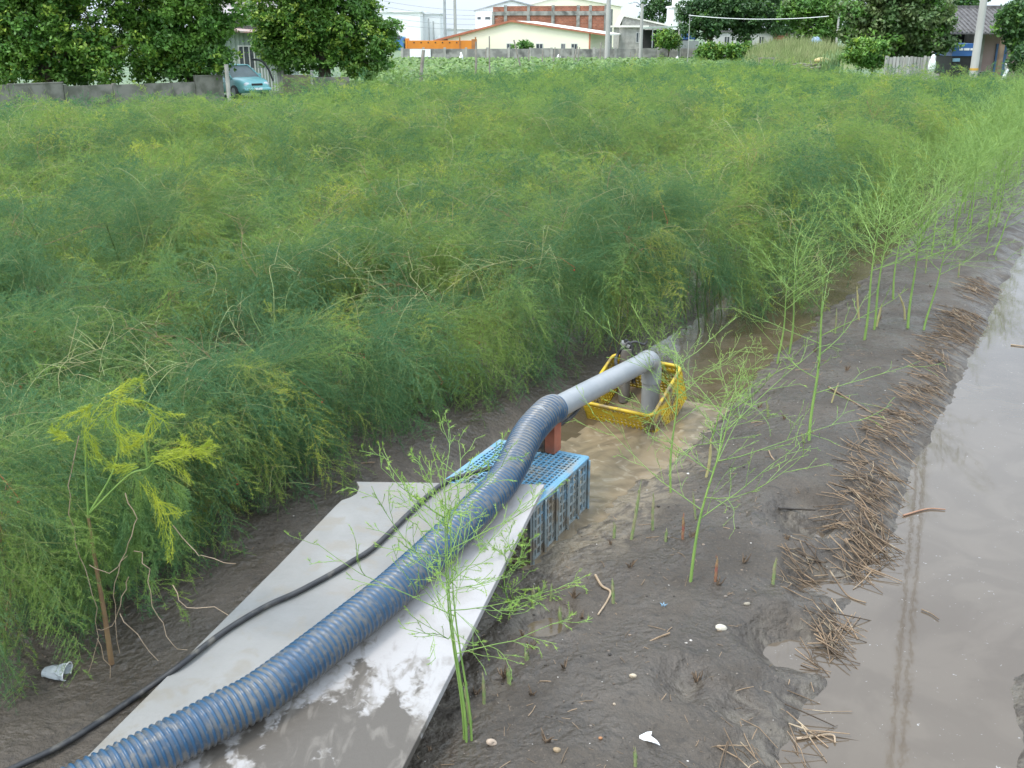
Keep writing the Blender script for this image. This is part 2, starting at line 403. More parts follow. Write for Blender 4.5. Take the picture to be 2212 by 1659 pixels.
# ------------------------------------------------------------------ lattice crates
M_blue = mat('blue_plastic', (.13, .31, .46), (.17, .34, .46), 9, .5, spec=.4, c3=(.27, .29, .28), c3scale=6, c3lo=.50, c3hi=.68)
M_bmud = mat('muddy_blue_plastic', (.19, .34, .45), (.24, .27, .26), 5, .6, lo=.3, hi=.55, c3=(.20, .165, .12), c3scale=7, c3lo=.50, c3hi=.64)
M_yel = mat('yellow_plastic', (.60, .42, .02), (.47, .33, .025), 8, .45, c3=(.19, .145, .085), c3scale=7, c3lo=.48, c3hi=.66)
M_ymud = mat('muddy_yellow_plastic', (.42, .28, .04), (.27, .20, .11), 12, .6, lo=.35, hi=.6)
def lattice(mb, o, ex, ey, lx, ly, nx, ny, n, t=.010, w=.012, rim=.03, mi=0):
    """openwork panel: o corner, ex/ey unit axes, n inward normal"""
    ex, ey, n = Vector(ex), Vector(ey), Vector(n)
    M = Matrix((( ex.x, ey.x, n.x, o.x), (ex.y, ey.y, n.y, o.y), (ex.z, ey.z, n.z, o.z), (0, 0, 0, 1)))
    for i in range(nx + 1):
        x = rim / 2 + (lx - rim) * i / nx; ww = rim if i in (0, nx) else w
        mb.box((x - ww / 2, 0, 0), (x + ww / 2, ly, t), mi, M)
    for j in range(ny + 1):
        y = rim / 2 + (ly - rim) * j / ny; ww = rim if j in (0, ny) else w
        mb.box((0, y - ww / 2, .0022), (lx, y + ww / 2, t * .8), mi, M)
def crate_blue():
    z = .30; A = G(1270, 985, z); B = G(1072, 955, z)
    ex = (B - A).normalized(); ln = (B - A).length
    ey = Vector((-ex.y, ex.x, 0));
    if ey.y > 0: ey = -ey
    # side edge as seen in the photo
    Cc = G(1162, 1062, z); e2 = (Cc - A); e2.z = 0; ey = (ey * .5 + e2.normalized() * .5).normalized()
    ex2 = Vector((-ey.y, ey.x, 0)); ex2 = ex2 if ex2.dot(ex) > 0 else -ex2
    ex = ex2; lw, hgt = .86, .40
    root = thing('blue_crate', 'upturned light blue lattice crate under the top end of the concrete sheet', 'crate', A + ex * ln / 2 + ey * lw / 2 + Vector((0, 0, z - hgt - A.z + 0)))
    root.location.z = z - hgt
    off = root.location
    o = A - off; up = Vector((0, 0, 1))
    t = MB(); lattice(t, o, ex, ey, ln, lw, 17, 22, -up, t=.012, w=.011, rim=.034)
    t.tube([o + Vector((0, 0, -.012)), o + ex * ln + Vector((0, 0, -.012))], .011, 6)
    t.tube([o + Vector((0, 0, -.012)), o + ey * lw + Vector((0, 0, -.012))], .011, 6)
    t.tube([o + ex * ln + Vector((0, 0, -.012)), o + ex * ln + ey * lw + Vector((0, 0, -.012))], .011, 6)
    t.build('base_panel', M_blue, root)
    def side(oo, ax, nn, length, nxx):
        s_ = MB(); lattice(s_, oo - up * .024, ax, -up, length, hgt - .03, nxx, 5, nn, t=.012, w=.013, rim=.03)
        for i in range(0, nxx + 1, 3):
            p = oo + ax * (length * i / nxx) - nn * .012; s_.box((-.006, -.012, -hgt + .01), (.006, .012, -.03), 0, Matrix.Translation(p))
        s_.build('side_panel', M_bmud, root)
    side(o, ey, ex, lw, 15); side(o + ex * ln, ey, -ex, lw, 15); side(o, ex, ey, ln, 12); side(o + ey * lw, ex, -ey, ln, 12)
    return A, ex, ey
crateA, cex, cey = crate_blue()

def crate_yellow():
    FL = G(1258, 868, .085); FR = G(1408, 900, .085)
    d = Vector((1.76, 9.19)); t = .875; BR = Vector((1.76 * t, 9.19 * t, 3 * (1 - t)))
    e1 = (FR - FL); l1 = e1.length; e1.normalize(); e2 = BR - FR; e2 = e2 - e1 * e2.dot(e1); l2 = .60; e2.normalize()
    n = e1.cross(e2).normalized();
    if n.z < 0: n = -n
    dp = .36
    c = FL + e1 * l1 / 2 + e2 * l2 / 2 - n * dp
    root = thing('yellow_crate', 'yellow plastic crate tilted and half sunk in the silt water round the pump pipe', 'crate', c)
    o = FL - c
    def side(oo, ax, nn, length, k):
        s_ = MB(); lattice(s_, oo, ax, -n, length, dp, k, 9, nn, t=.010, w=.016, rim=.03)
        # solid band below the rim
        ax_ = ax; M = Matrix(((ax_.x, -n.x, nn.x, oo.x), (ax_.y, -n.y, nn.y, oo.y), (ax_.z, -n.z, nn.z, oo.z), (0, 0, 0, 1)))
        s_.box((.0, .05, -.002), (length, .10, .0135), 0, M); s_.box((.0, .215, -.002), (length, .24, .0135), 0, M)
        s_.build('side_panel', [M_yel], root)
    side(o, e1, e2, l1, 16); side(o + e2 * l2, e1, -e2, l1, 16); side(o, e2, e1, l2, 15); side(o + e1 * l1, e2, -e1, l2, 15)
    r = MB(); q = [o, o + e1 * l1, o + e1 * l1 + e2 * l2, o + e2 * l2]
    ring = []
    for i in range(4):
        a, b2, c2 = q[i - 1], q[i], q[(i + 1) % 4]
        for tt in (0, .33, .66, 1):
            pa = b2 + (a - b2).normalized() * .05; pc = b2 + (c2 - b2).normalized() * .05
            ring.append(pa * (1 - tt) ** 2 + b2 * 2 * tt * (1 - tt) + pc * tt ** 2)
    r.tube(ring + [ring[0], ring[1]], .015, 6, cap=False); r.build('rim', M_yel, root)
    M = Matrix(((e1.x, e2.x, n.x, (o - n * dp).x), (e1.y, e2.y, n.y, (o - n * dp).y), (e1.z, e2.z, n.z, (o - n * dp).z), (0, 0, 0, 1)))
    MB().box((.012, .012, 0), (l1 - .012, l2 - .012, .02), 0, M).build('base_panel', mat('silted_base', (.25, .19, .115), (.17, .13, .08), 6, .4), root)
    return c, e1, e2, n
yc, ye1, ye2, yn = crate_yellow()

# ------------------------------------------------------------------ pipe, hose, brick, cable
M_pvc = mat('grey_pvc', (.27, .285, .295), (.31, .32, .325), 6, .38, c3=(.22, .2, .17), c3scale=4, c3lo=.6, c3hi=.75, spec=.5)
jz = .585
Jp = G(1196, 884, jz)                       # hose joint
vb = G(1404, 878, .0); El = Pt(1404, 773, vb.y); El = Vector((vb.x, vb.y, El.z - .0))
dirp = (El - Jp); 
def pvc():
    root = thing('pump_pipe', 'grey plastic pump pipe bending down into the yellow crate', 'pipe', Vector((vb.x, vb.y, -.15)))
    o = root.location; r = .077
    a = Jp - dirp.normalized() * .25; e = El - dirp.normalized() * .10
    b = MB().tube([a - o, e - o], r, 28); b.build('straight_pipe', M_pvc, root)
    p0 = El - dirp.normalized() * .13; p1 = El + Vector((0, 0, .0)); p2 = El - Vector((0, 0, .16))
    pts = []
    for k in range(11):
        t = k / 10; pts.append(p0 * (1 - t) ** 2 + (p1 + Vector((0, 0, 0))) * 2 * t * (1 - t) + p2 * t * t)
    el = MB().tube([q - o for q in [p0 - dirp.normalized() * .04] + pts + [p2 - Vector((0, 0, .05))]], r + .007, 28); el.build('elbow', M_pvc, root)
    MB().tube([p2 - o, Vector((vb.x, vb.y, -.2)) - o], r - .001, 28).build('riser_pipe', M_pvc, root)
    return root
pvc()
def hose():
    R0 = .094
    pts = [Jp + dirp.normalized() * .02, Jp - dirp.normalized() * .10]
    P = [on_board(px, py, R0 + .012) for px, py in ((1080, 1048), (1025, 1105), (964, 1167), (848, 1275), (762, 1345), (667, 1420), (560, 1500), (477, 1545), (318, 1630), (150, 1712), (-40, 1800))]
    mid1 = G(1143, 935, .555); mid2 = G(1112, 995, .49)
    path = [pts[0], pts[1], mid1, mid2] + P
    C = bez(path, 60)
    # arc-length resample
    d = [0]
    for i in range(1, len(C)): d.append(d[-1] + (C[i] - C[i - 1]).length)
    pitch = .030; stp = pitch / 8; tot = d[-1]; n = int(tot / stp); Q = []; j = 0
    for k in range(n):
        s = k * stp
        while d[j + 1] < s: j += 1
        f = (s - d[j]) / (d[j + 1] - d[j]); Q.append(C[j].lerp(C[j + 1], f))
    nn = 32; vs = np.zeros((n, nn, 3)); at = np.zeros((n, nn)); up = np.zeros((n, nn)); ref = None
    for i, p in enumerate(Q):
        t = (Q[min(i + 1, n - 1)] - Q[max(i - 1, 0)]).normalized()
        if ref is None: ref = Vector((0, 0, 1))
        ref = (ref - t * ref.dot(t)).normalized(); bn = t.cross(ref)
        for k in range(nn):
            a = 2 * PI * k / nn; ph = (i * stp / pitch - k / nn) % 1.0
            h = max(0.0, math.cos((ph - .5) * 2 * PI)) ** .7
            rr = R0 + .0085 * h
            q = p + (ref * math.cos(a) + bn * math.sin(a)) * rr
            vs[i, k] = q; at[i, k] = h; up[i, k] = i / n
    b = MB(); b.v = [tuple(q) for q in vs.reshape(-1, 3)]
    b.f = [(i * nn + k, i * nn + (k + 1) % nn, (i + 1) * nn + (k + 1) % nn, (i + 1) * nn + k) for i in range(n - 1) for k in range(nn)]
    b.mi = [0] * len(b.f); b.smooth = [True] * len(b.f)
    b.add([b.v[k] for k in range(nn)], [tuple(range(nn))]); b.add([b.v[(n - 1) * nn + k] for k in range(nn)], [tuple(range(nn))])
    m = bpy.data.materials.new('ribbed_blue_hose'); nt, N, L = nodes_of(m); bs = N['Principled BSDF']
    aN = N.new('ShaderNodeAttribute'); aN.attribute_name = 'rib'; lN = N.new('ShaderNodeAttribute'); lN.attribute_name = 'along'
    tc = N.new('ShaderNodeTexCoord'); no = N.new('ShaderNodeTexNoise'); no.inputs['Scale'].default_value = 5; no.inputs['Detail'].default_value = 6; L.new(tc.outputs['Object'], no.inputs['Vector'])
    def rmp(s, a, bb, c=0, d=1):
        r = N.new('ShaderNodeMapRange'); r.interpolation_type = 'SMOOTHSTEP'
        for i, vv in zip((1, 2, 3, 4), (a, bb, c, d)): r.inputs[i].default_value = vv
        L.new(s, r.inputs[0]); return r.outputs[0]
    def mix(f, A, B):
        x = N.new('ShaderNodeMix'); x.data_type = 'RGBA'; L.new(f, x.inputs[0])
        for k, vv in ((6, A), (7, B)):
            if isinstance(vv, tuple): x.inputs[k].default_value = (*vv, 1)
            else: L.new(vv, x.inputs[k])
        return x.outputs[2]
    def mul(a, bb):
        x = N.new('ShaderNodeMath'); x.operation = 'MULTIPLY'; L.new(a, x.inputs[0])
        if isinstance(bb, float): x.inputs[1].default_value = bb
        else: L.new(bb, x.inputs[1])
        return x.outputs[0]
    gN = N.new('ShaderNodeNewGeometry'); sp = N.new('ShaderNodeSeparateXYZ'); L.new(gN.outputs['Normal'], sp.inputs[0])
    groove = mix(rmp(no.outputs['Fac'], .36, .62), (.045, .075, .115), (.105, .115, .12))
    col = mix(rmp(aN.outputs['Fac'], .12, .55), groove, (.022, .074, .145))
    # dried silt on the exposed upper stretch and patches of dust
    no2 = N.new('ShaderNodeTexNoise'); no2.inputs['Scale'].default_value = 2.2; no2.inputs['Detail'].default_value = 5; L.new(tc.outputs['Object'], no2.inputs['Vector'])
    no3 = N.new('ShaderNodeTexNoise'); no3.inputs['Scale'].default_value = 26; no3.inputs['Detail'].default_value = 4; L.new(tc.outputs['Object'], no3.inputs['Vector'])
    upz = mul(rmp(lN.outputs['Fac'], .30, .12), rmp(sp.outputs[2], .30, .85))
    silt = mul(mul(upz, rmp(no2.outputs['Fac'], .36, .54)), rmp(aN.outputs['Fac'], .35, .8))
    col = mix(mul(silt, .65), col, (.30, .26, .20))
    col = mix(mul(rmp(no3.outputs['Fac'], .50, .68), .62), col, (.17, .16, .14))
    bel = mul(rmp(sp.outputs[2], -.1, -.6), .7); col = mix(bel, col, (.19, .165, .13))
    L.new(col, bs.inputs['Base Color']); bs.inputs['Roughness'].default_value = .34
    o = b.build('suction_hose', m)
    A1 = o.data.attributes.new('rib', 'FLOAT', 'POINT'); A2 = o.data.attributes.new('along', 'FLOAT', 'POINT')
    r1 = np.zeros(len(b.v), np.float32); r1[:n * nn] = at.reshape(-1); r2 = np.zeros(len(b.v), np.float32); r2[:n * nn] = up.reshape(-1)
    A1.data.foreach_set('value', r1); A2.data.foreach_set('value', r2)
    tag(o, 'thick blue ribbed hose running down the concrete sheet from the grey pipe', 'hose')
hose()
def brick():
    c = G(1190, 975, .30); zt = .30
    M1 = mat('red_brick', (.34, .105, .055), (.27, .08, .045), 14, .8, bump=.002, c3=(.16, .11, .08), c3scale=9, c3lo=.55, c3hi=.75)
    M2 = mat('mud_and_shade_brick', (.085, .06, .04), (.11, .08, .055), 9, .7, bump=.004)
    rz = math.atan2(cey.y, cey.x) + PI / 2
    root = thing('upright_brick', 'red brick standing on end on the blue crate propping the hose', 'brick', Vector((c.x - .03, c.y + .03, zt)), rz)
    # red half butted to a dark half, its colour holding mud and side shadow
    MB().box((.012, -.055, 0), (.085, .055, .232), 0, None, .005).build('red_face', M1, root)
    MB().box((-.10, -.057, 0), (.010, .057, .215), 0, None, .006).build('mud_and_shade_face', M2, root)
brick()
M_cable = mat('black_rubber', (.028, .029, .032), (.05, .05, .05), 12, .55, c3=(.13, .12, .10), c3scale=10, c3lo=.56, c3hi=.72)
def cable():
    bp = lambda x, y, l=.018: on_board(x, y, l)
    pts = [G(30, 1659, Tz(G(30, 1659)) + .02), G(150, 1600, Tz(G(150, 1600)) + .02), G(300, 1500, .12), bp(385, 1440), bp(480, 1367), bp(570, 1312), bp(640, 1280), bp(710, 1243), bp(760, 1213), bp(810, 1180),
           bp(880, 1112), bp(925, 1070), bp(965, 1040), G(1010, 1025, .34), G(1055, 1012, .35), G(1110, 1000, .33), G(1165, 965, .35), G(1205, 922, .40), G(1240, 895, .44), G(1275, 850, .44), Jp.lerp(El, .62) - Vector((.0, -.10, .09)), Pt(1330, 778, El.y + .15), Pt(1345, 752, El.y + .2), Pt(1362, 745, El.y + .22), Vector((1.05, 8.35, .12))]
    pts = [pts[0] * 2 - pts[1]] + pts
    b = MB().tube(bez(pts, 10), .0145, 8); tag(b.build('power_cable', M_cable), 'black rubber cable lying across the concrete sheet beside the blue hose', 'cable')
cable()
def hook():
    c = Pt(1360, 748, El.y + .22); root = thing('pump_clamp', 'black and silver clamp above the pump behind the grey pipe elbow', 'clamp', Vector((c.x, c.y, c.z - .05)))
    ms = mat('dull_steel', (.45, .45, .43), (.3, .3, .28), 20, .4, metal=.6)
    MB().box((-.10, -.02, .03), (-.02, .02, .06), 0, Matrix.Rotation(.4, 4, 'Y'), .004).box((-.07, -.015, .06), (-.05, .015, .10), 0, None, .003).build('bracket', ms, root)
    MB().tube(bez([(-.02, 0, .06), (.04, 0, .09), (.12, .02, .06), (.15, .02, .085)], 6), .012, 6).tube([(-.03, 0, .02), (-.03, 0, .11)], .016, 6).build('handle', M_cable, root)
    MB().tube([(-.03, .0, .03), (-.03, .03, -.45)], .05, 12).build('motor_body', mat('pump_body', (.2, .19, .17), (.14, .12, .1), 8, .5), root)
hook()

# ------------------------------------------------------------------ asparagus fern
def fern_material(name, dark, light, yellow, stem=False):
    m = bpy.data.materials.new(name); nt, N, L = nodes_of(m); b = N['Principled BSDF']; out = N['Material Output']
    g = N.new('ShaderNodeNewGeometry'); oi = N.new('ShaderNodeObjectInfo')
    def noise(sc, det=3):
        n = N.new('ShaderNodeTexNoise'); n.inputs['Scale'].default_value = sc; n.inputs['Detail'].default_value = det; L.new(g.outputs['Position'], n.inputs['Vector']); return n.outputs['Fac']
    def rmp(s, a, bb, c=0, d=1):
        r = N.new('ShaderNodeMapRange'); r.interpolation_type = 'SMOOTHSTEP'
        for i, vv in zip((1, 2, 3, 4), (a, bb, c, d)): r.inputs[i].default_value = vv
        L.new(s, r.inputs[0]); return r.outputs[0]
    def mix(f, A, B):
        x = N.new('ShaderNodeMix'); x.data_type = 'RGBA'; L.new(f, x.inputs[0])
        for k, vv in ((6, A), (7, B)):
            if isinstance(vv, tuple): x.inputs[k].default_value = (*vv, 1)
            else: L.new(vv, x.inputs[k])
        return x.outputs[2]
    def math_(op, a, bb):
        x = N.new('ShaderNodeMath'); x.operation = op
        for k, vv in enumerate((a, bb)):
            if isinstance(vv, (int, float)): x.inputs[k].default_value = vv
            else: L.new(vv, x.inputs[k])
        return x.outputs[0]
    sy = N.new('ShaderNodeSeparateXYZ'); L.new(g.outputs['Position'], sy.inputs[0])
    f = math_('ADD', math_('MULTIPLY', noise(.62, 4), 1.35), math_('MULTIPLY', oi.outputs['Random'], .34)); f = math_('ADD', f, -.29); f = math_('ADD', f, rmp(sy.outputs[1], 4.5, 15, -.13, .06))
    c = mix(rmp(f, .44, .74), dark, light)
    y = math_('ADD', math_('MULTIPLY', noise(1.1, 4), .8), math_('MULTIPLY', oi.outputs['Random'], .22))
    c = mix(math_('MULTIPLY', rmp(y, .585, .74), .8), c, yellow)
    L.new(c, b.inputs['Base Color']); b.inputs['Roughness'].default_value = .6; b.inputs['Specular IOR Level'].default_value = .25
    t = N.new('ShaderNodeBsdfTranslucent'); L.new(c, t.inputs[0]); ms = N.new('ShaderNodeMixShader'); ms.inputs[0].default_value = .42
    L.new(b.outputs[0], ms.inputs[1]); L.new(t.outputs[0], ms.inputs[2]); L.new(ms.outputs[0], out.inputs[0])
    return m
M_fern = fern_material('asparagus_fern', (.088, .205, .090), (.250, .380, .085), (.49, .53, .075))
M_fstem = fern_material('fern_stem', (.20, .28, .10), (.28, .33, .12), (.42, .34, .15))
M_dry = mat('dry_stalk', (.30, .20, .10), (.22, .14, .075), 6, .75, island=.2)
M_berry = mat('red_berry', (.45, .05, .015), (.35, .03, .01), 8, .4)

def frond_arrays(rg, L, droop, nb, bl, nn, nl, nw, fwd=.6, th0=.35, stemw=.0035):
    n = 16; s = np.linspace(0, 1, n); th = th0 - droop * s
    ds = L / (n - 1); ax = np.zeros((n, 3)); ax[1:, 0] = np.cumsum(np.cos(th[1:]) * ds); ax[1:, 2] = np.cumsum(np.sin(th[1:]) * ds)
    lat = rg.normal(0, .18); ax[:, 1] = lat * L * s ** 2
    tris = []; mi = []
    def axis_at(q):
        k = q * (n - 1); i = min(int(k), n - 2); f = k - i; p = ax[i] * (1 - f) + ax[i + 1] * f; t = ax[i + 1] - ax[i]; return p, t / np.linalg.norm(t)
    def ribbon(P, w):
        for i in range(len(P) - 1):
            t = P[i + 1] - P[i]; sd = np.cross(t, rg.normal(size=3)); sd /= np.linalg.norm(sd) + 1e-9
            w0 = w * (1 - i / len(P)); w1 = w * (1 - (i + 1) / len(P)) + .0004
            tris.append([P[i] - sd * w0, P[i] + sd * w0, P[i + 1]]); mi.append(1)
            tris.append([P[i] + sd * w0, P[i + 1] + sd * w1, P[i + 1] - sd * w1]); mi.append(1)
    ribbon(ax[::2], stemw)
    for k in range(nb):
        q = .08 + .92 * (k + rg.uniform(0, 1)) / nb; p, t = axis_at(min(q, .999))
        r = rg.normal(size=3); r -= t * r.dot(t); r /= np.linalg.norm(r)
        d = t * fwd + r * .8; d /= np.linalg.norm(d); bL = bl * (1.15 - q * .75) * rg.uniform(.6, 1.25)
        u = np.linspace(0, 1, 5)[:, None]; B = p + d * bL * u + np.array([0, 0, -1]) * bL * .35 * u ** 2
        ribbon(B[::2], stemw * .35)
        tt = rg.uniform(.05, 1, nn)
        pos = p + d * bL * tt[:, None] + np.array([0, 0, -1]) * bL * .35 * tt[:, None] ** 2
        nd = rg.normal(size=(nn, 3)); nd /= np.linalg.norm(nd, axis=1)[:, None]; nd = nd * .8 + d * .75; nd /= np.linalg.norm(nd, axis=1)[:, None]
        sd = np.cross(nd, rg.normal(size=(nn, 3))); sd /= np.linalg.norm(sd, axis=1)[:, None]
        ll = nl * rg.uniform(.6, 1.2, nn)[:, None]
        T = np.stack([pos - sd * nw / 2, pos + sd * nw / 2, pos + nd * ll], 1)
        tris.extend(T); mi.extend([0] * nn)
    return np.array(tris), np.array(mi)
def coll(name): return bpy.data.collections.new(name)
def src(c, name, me): o = bpy.data.objects.new(name, me); c.objects.link(o); return o
FC = coll('fern_sources'); rg = np.random.default_rng(5)
K = 0
def addf(mats, *a, **k):
    global K
    T, mi = frond_arrays(rg, *a, **k); src(FC, 'fern_frond_%02d' % K, np_mesh('fern_frond', T, 3, mats, mi)); K += 1
for k in range(6): addf([M_fern, M_fstem], rg.uniform(.62, .8), rg.uniform(1.2, 2.0), 34, .22, 36, .023, .0020)          # 0-5 near
for k in range(4): addf([M_fern, M_fstem], rg.uniform(.7, .85), rg.uniform(1.1, 1.9), 26, .24, 17, .034, .0042)         # 6-9 mid
for k in range(4): addf([M_fern, M_fstem], rg.uniform(.7, .85), rg.uniform(.9, 1.6), 20, .26, 8, .06, .010)             # 10-13 far
def stem_src(mat_, r, name):
    global K
    b = MB().tube(bez([(0, 0, 0), (rg.uniform(-.04, .04), .02, .35), (rg.uniform(-.08, .08), 0, .7), (rg.uniform(-.12, .12), .05, 1.0)], 4), [r] * 9 + [r * .7] * 4, 5, cap=False)
    src(FC, 'fern_frond_%02d' % K, b.mesh(name, mat_)); K += 1
for k in range(2): stem_src(M_fstem, .006, 'fern_stem')     # 14,15
for k in range(2): stem_src(M_dry, .0055, 'dry_fern_stem')  # 16,17
def twig_src():
    global K
    b = MB(); P = bez([(0, 0, 0), (.25, .04, .08), (.5, -.03, .08), (.75, 0, -.05)], 4); b.tube(P, [.003 - .0002 * i for i in range(len(P))], 4, cap=False)
    for k in range(9):
        p = P[rg.integers(2, len(P) - 1)]; d = Vector((rg.uniform(.2, 1), rg.uniform(-1, 1), rg.uniform(-.7, .7))).normalized() * rg.uniform(.12, .3)
        b.tube([p, p + d * .5 + Vector((0, 0, .01)), p + d], [.0016, .0012, .0008], 3, cap=False)
    src(FC, 'fern_frond_%02d' % K, b.mesh('dry_twig', M_dry)); K += 1
for k in range(3): twig_src()                               # 18-20
M_bright = mat('bright_fern', (.36, .48, .07), (.27, .42, .07), 6, .6, trans=.35, island=.15); M_pstem = mat('pale_fern_stem', (.28, .36, .14), (.38, .34, .16), 5, .7)
def berry_src():
    global K
    b = MB(); P = [(0, 0, 0), (.2, 0, -.02), (.4, .02, -.1)]; b.tube(P, .0015, 3, cap=False)
    for p in ((.12, .02, -.03), (.38, .02, -.12)): b.blob(p, .008, sub=1, rough=0)
    src(FC, 'fern_frond_%02d' % K, b.mesh('berry_twig', M_berry)); K += 1
berry_src()                                                 # 21

for k in range(3): addf([M_bright, M_pstem], rg.uniform(.45, .6), rg.uniform(1.4, 2.2), 30, .13, 34, .020, .0026, fwd=1.0, th0=.6)   # 22-24
def pale_src():
    global K
    b = MB(); bend = rg.uniform(.25, .7); P = bez([(0, 0, 0), (.22, rg.uniform(-.06, .06), .16), (.5, rg.uniform(-.1, .1), .20), (.75, rg.uniform(-.12, .12), .20 - bend * .4), (.92, rg.uniform(-.15, .15), .2 - bend)], 4); b.tube(P, [.0023 - .00009 * i for i in range(len(P))], 4, cap=False)
    for k in range(8):
        p = P[rg.integers(3, len(P) - 1)]; d = Vector((rg.uniform(.3, 1), rg.uniform(-.9, .9), rg.uniform(-.8, .3))).normalized() * rg.uniform(.1, .28); b.tube([p, p + d * .5 + Vector((0, 0, .012)), p + d], [.0016, .0013, .001], 3, cap=False)
    src(FC, 'fern_frond_%02d' % K, b.mesh('pale_stem', M_pstem)); K += 1
for k in range(4): pale_src()                               # 25-28
pts, rots, scl, idx = [], [], [], []
def put(p, rot, s, i): pts.append(tuple(p)); rots.append(rot); scl.append(s); idx.append(i)
AZU = math.atan2(AU.y, AU.x)
EDGE = [(-400, 30), (0, 31), (300, 34), (480, 34), (600, 35), (700, 44), (850, 45), (1000, 51), (1300, 61), (1500, 66), (1700, 64), (1850, 51), (2100, 50), (2212, 50), (2700, 50)]
def limit(px): return float(np.interp(px, [e[0] for e in EDGE], [e[1] for e in EDGE]))
def proj(p):
    dy = p.y; dz = p.z - CH; dep = dy * math.cos(PITCH) - dz * math.sin(PITCH); up_ = dy * math.sin(PITCH) + dz * math.cos(PITCH)
    if dep < .2: return None
    return ((512 + F * p.x / dep) / S, (384 - F * up_ / dep) / S, dep)
q = random.Random(3)
def Hf(u, v): return .50 + .62 * float(vnoise(u * .5 + 40, v * .45, 90)) + .62 * float(vnoise(u * 1.05, v * .95, 91))
row = 0; nplants = 0
while row < 46:
    uc = -4.75 - row * 1.75
    v = -1.0
    while v < 95:
        d0 = max(1.0, math.hypot(*W(uc, v).xy))
        near = d0 < 11.5; mid = d0 < 24
        step = .30 if near else (.42 if mid else .8)
        v += step * q.uniform(.6, 1.4)
        u = uc + (float(np.interp(v, [0, 2.6, 4.0, 5.2, 6.8, 10, 14], [.0, .02, .15, -.05, .10, .68, .85])) if row < 2 else 0) + q.gauss(0, .22 if near else .32) + (q.uniform(-.5, .5) if not mid else 0)
        p = W(u, v)
        if p.y < .6: continue
        pr = proj(Vector((p.x, p.y, .9)))
        if not pr or pr[0] < -420 or pr[0] > 2700 or p.y > limit(pr[0]): continue
        big = float(vnoise(u * .5 + 40, v * .5, 90)); sml = float(vnoise(u * 1.3, v * 1.3, 91))
        h = Hf(u, v); gu = Hf(u + .2, v) - Hf(u - .2, v); gv = Hf(u, v + .2) - Hf(u, v - .2); gd = -(AU * gu + AV * gv); gaz = math.atan2(gd.y, gd.x); gst = min(.75, gd.length * 3.2)
        if row == 0: h *= .93 if v < 7 else 1.1
        if row == 0 and v < 4: h *= .92
        if not near: h = max(.32, .95 + (h - 1.1) * 1.45)
        if d0 > 28: h = min(h, 1.10 if pr[0] > 660 else .82)
        nplants += 1
        lean = Vector((q.gauss(0, .14), q.gauss(0, .14), 0))
        if row == 0: lean += AU * .06
        gz = Tz(p) if row < 2 else 0
        nf = 52 if near else (30 if mid else 17)
        if row == 0 and near: nf = 54 if v < 4.5 or v > 8.5 else 42
        sc0 = 1.0 if near else (1.12 if mid else 1.55)
        for k in range(nf):
            t = q.random(); a = q.uniform(0, 2 * PI)
            hz = h * (.40 + .60 * t ** .6)
            if q.random() < gst: a = gaz + q.gauss(0, .6)
            if row == 0 and q.random() < .5: a = AZU + q.gauss(0, .9)
            if row == 0 and near:
                hz = h * (.42 + .55 * t)
            b0 = Vector((p.x, p.y, gz)) + lean * hz + Vector((math.cos(a), math.sin(a), 0)) * q.uniform(.0, .22) * sc0
            b0.z = gz + hz
            pit = -.55 + 1.15 * t + q.gauss(0, .28)
            if not mid: pit = -.25 + .75 * t + q.gauss(0, .3); b0.z = h * (.36 + .36 * t)
            sc = sc0 * q.uniform(.75, 1.28)
            if row == 0 and near: sc *= .92
            i = q.randrange(0, 6) if near else (q.randrange(6, 10) if mid else q.randrange(10, 14))
            put(b0, (q.gauss(0, .5), -pit, a), sc, i)
        if row == 0 and v < 20:
            for k in range(14 if v < 3.9 else (6 if v < 8.5 else 9)):
                a = AZU + q.gauss(0, .6); t = q.random(); hz = h * (.28 + .35 * t)
                b0 = Vector((p.x, p.y, gz + hz)) + AU * q.uniform(.1, .4) + AV * q.gauss(0, .15)
                put(b0, (q.gauss(0, .5), .25 + q.gauss(0, .3), a), q.uniform(.6, .95), q.randrange(0, 6) if near else q.randrange(6, 10))
        if near or (mid and row < 2):
            for k in range(3 if row else 4):
                bp_ = p + Vector((q.gauss(0, .12), q.gauss(0, .12), gz - .02))
                put(bp_, (q.gauss(0, .12), q.gauss(0, .12), q.uniform(0, 6.28)), h * q.uniform(.75, 1.0), 14 + (q.randrange(2) if q.random() < .72 else 2 + q.randrange(2)))
        if mid and q.random() < (.85 if near else .7):
            put(p + Vector((0, 0, gz + h * q.uniform(.7, 1.05))), (q.gauss(0, .4), q.gauss(-.2, .4), q.uniform(0, 6.28)), q.uniform(.6, 1.1), 18 + q.randrange(3))
        if mid:
            for k in range(3 if near else 2):
                put(p + lean + Vector((q.gauss(0, .15), q.gauss(0, .15), gz + h * q.uniform(.72, 1.0))), (q.gauss(0, .5), q.gauss(-.05, .35), gaz + q.gauss(0, 1.1)), q.uniform(.6, 1.05) * (1 if near else 1.25), 25 + q.randrange(4))
        br_n = float(vnoise(u * .75 + 9, v * .75, 120)) + .25 * float(vnoise(u * 3, v * 3, 121))
        if br_n > .93 and d0 < 34 and not (row == 0 and v < 7):
            for k in range(13 if near else 9):
                put(p + Vector((q.gauss(0, .2), q.gauss(0, .2), gz + h * q.uniform(.7, 1.05))), (q.gauss(0, .5), q.gauss(-.35, .4), q.uniform(0, 6.28)), q.uniform(.6, 1.1) * (1 if near else (1.3 if mid else 1.9)), 22 + q.randrange(3))
        if near and q.random() < .35:
            put(p + AU * .2 + Vector((0, 0, gz + h * q.uniform(.6, 1.0))), (0, q.gauss(0, .3), AZU + q.gauss(0, 1)), 1, 21)
    row += 1
print('ferns', nplants, len(pts))
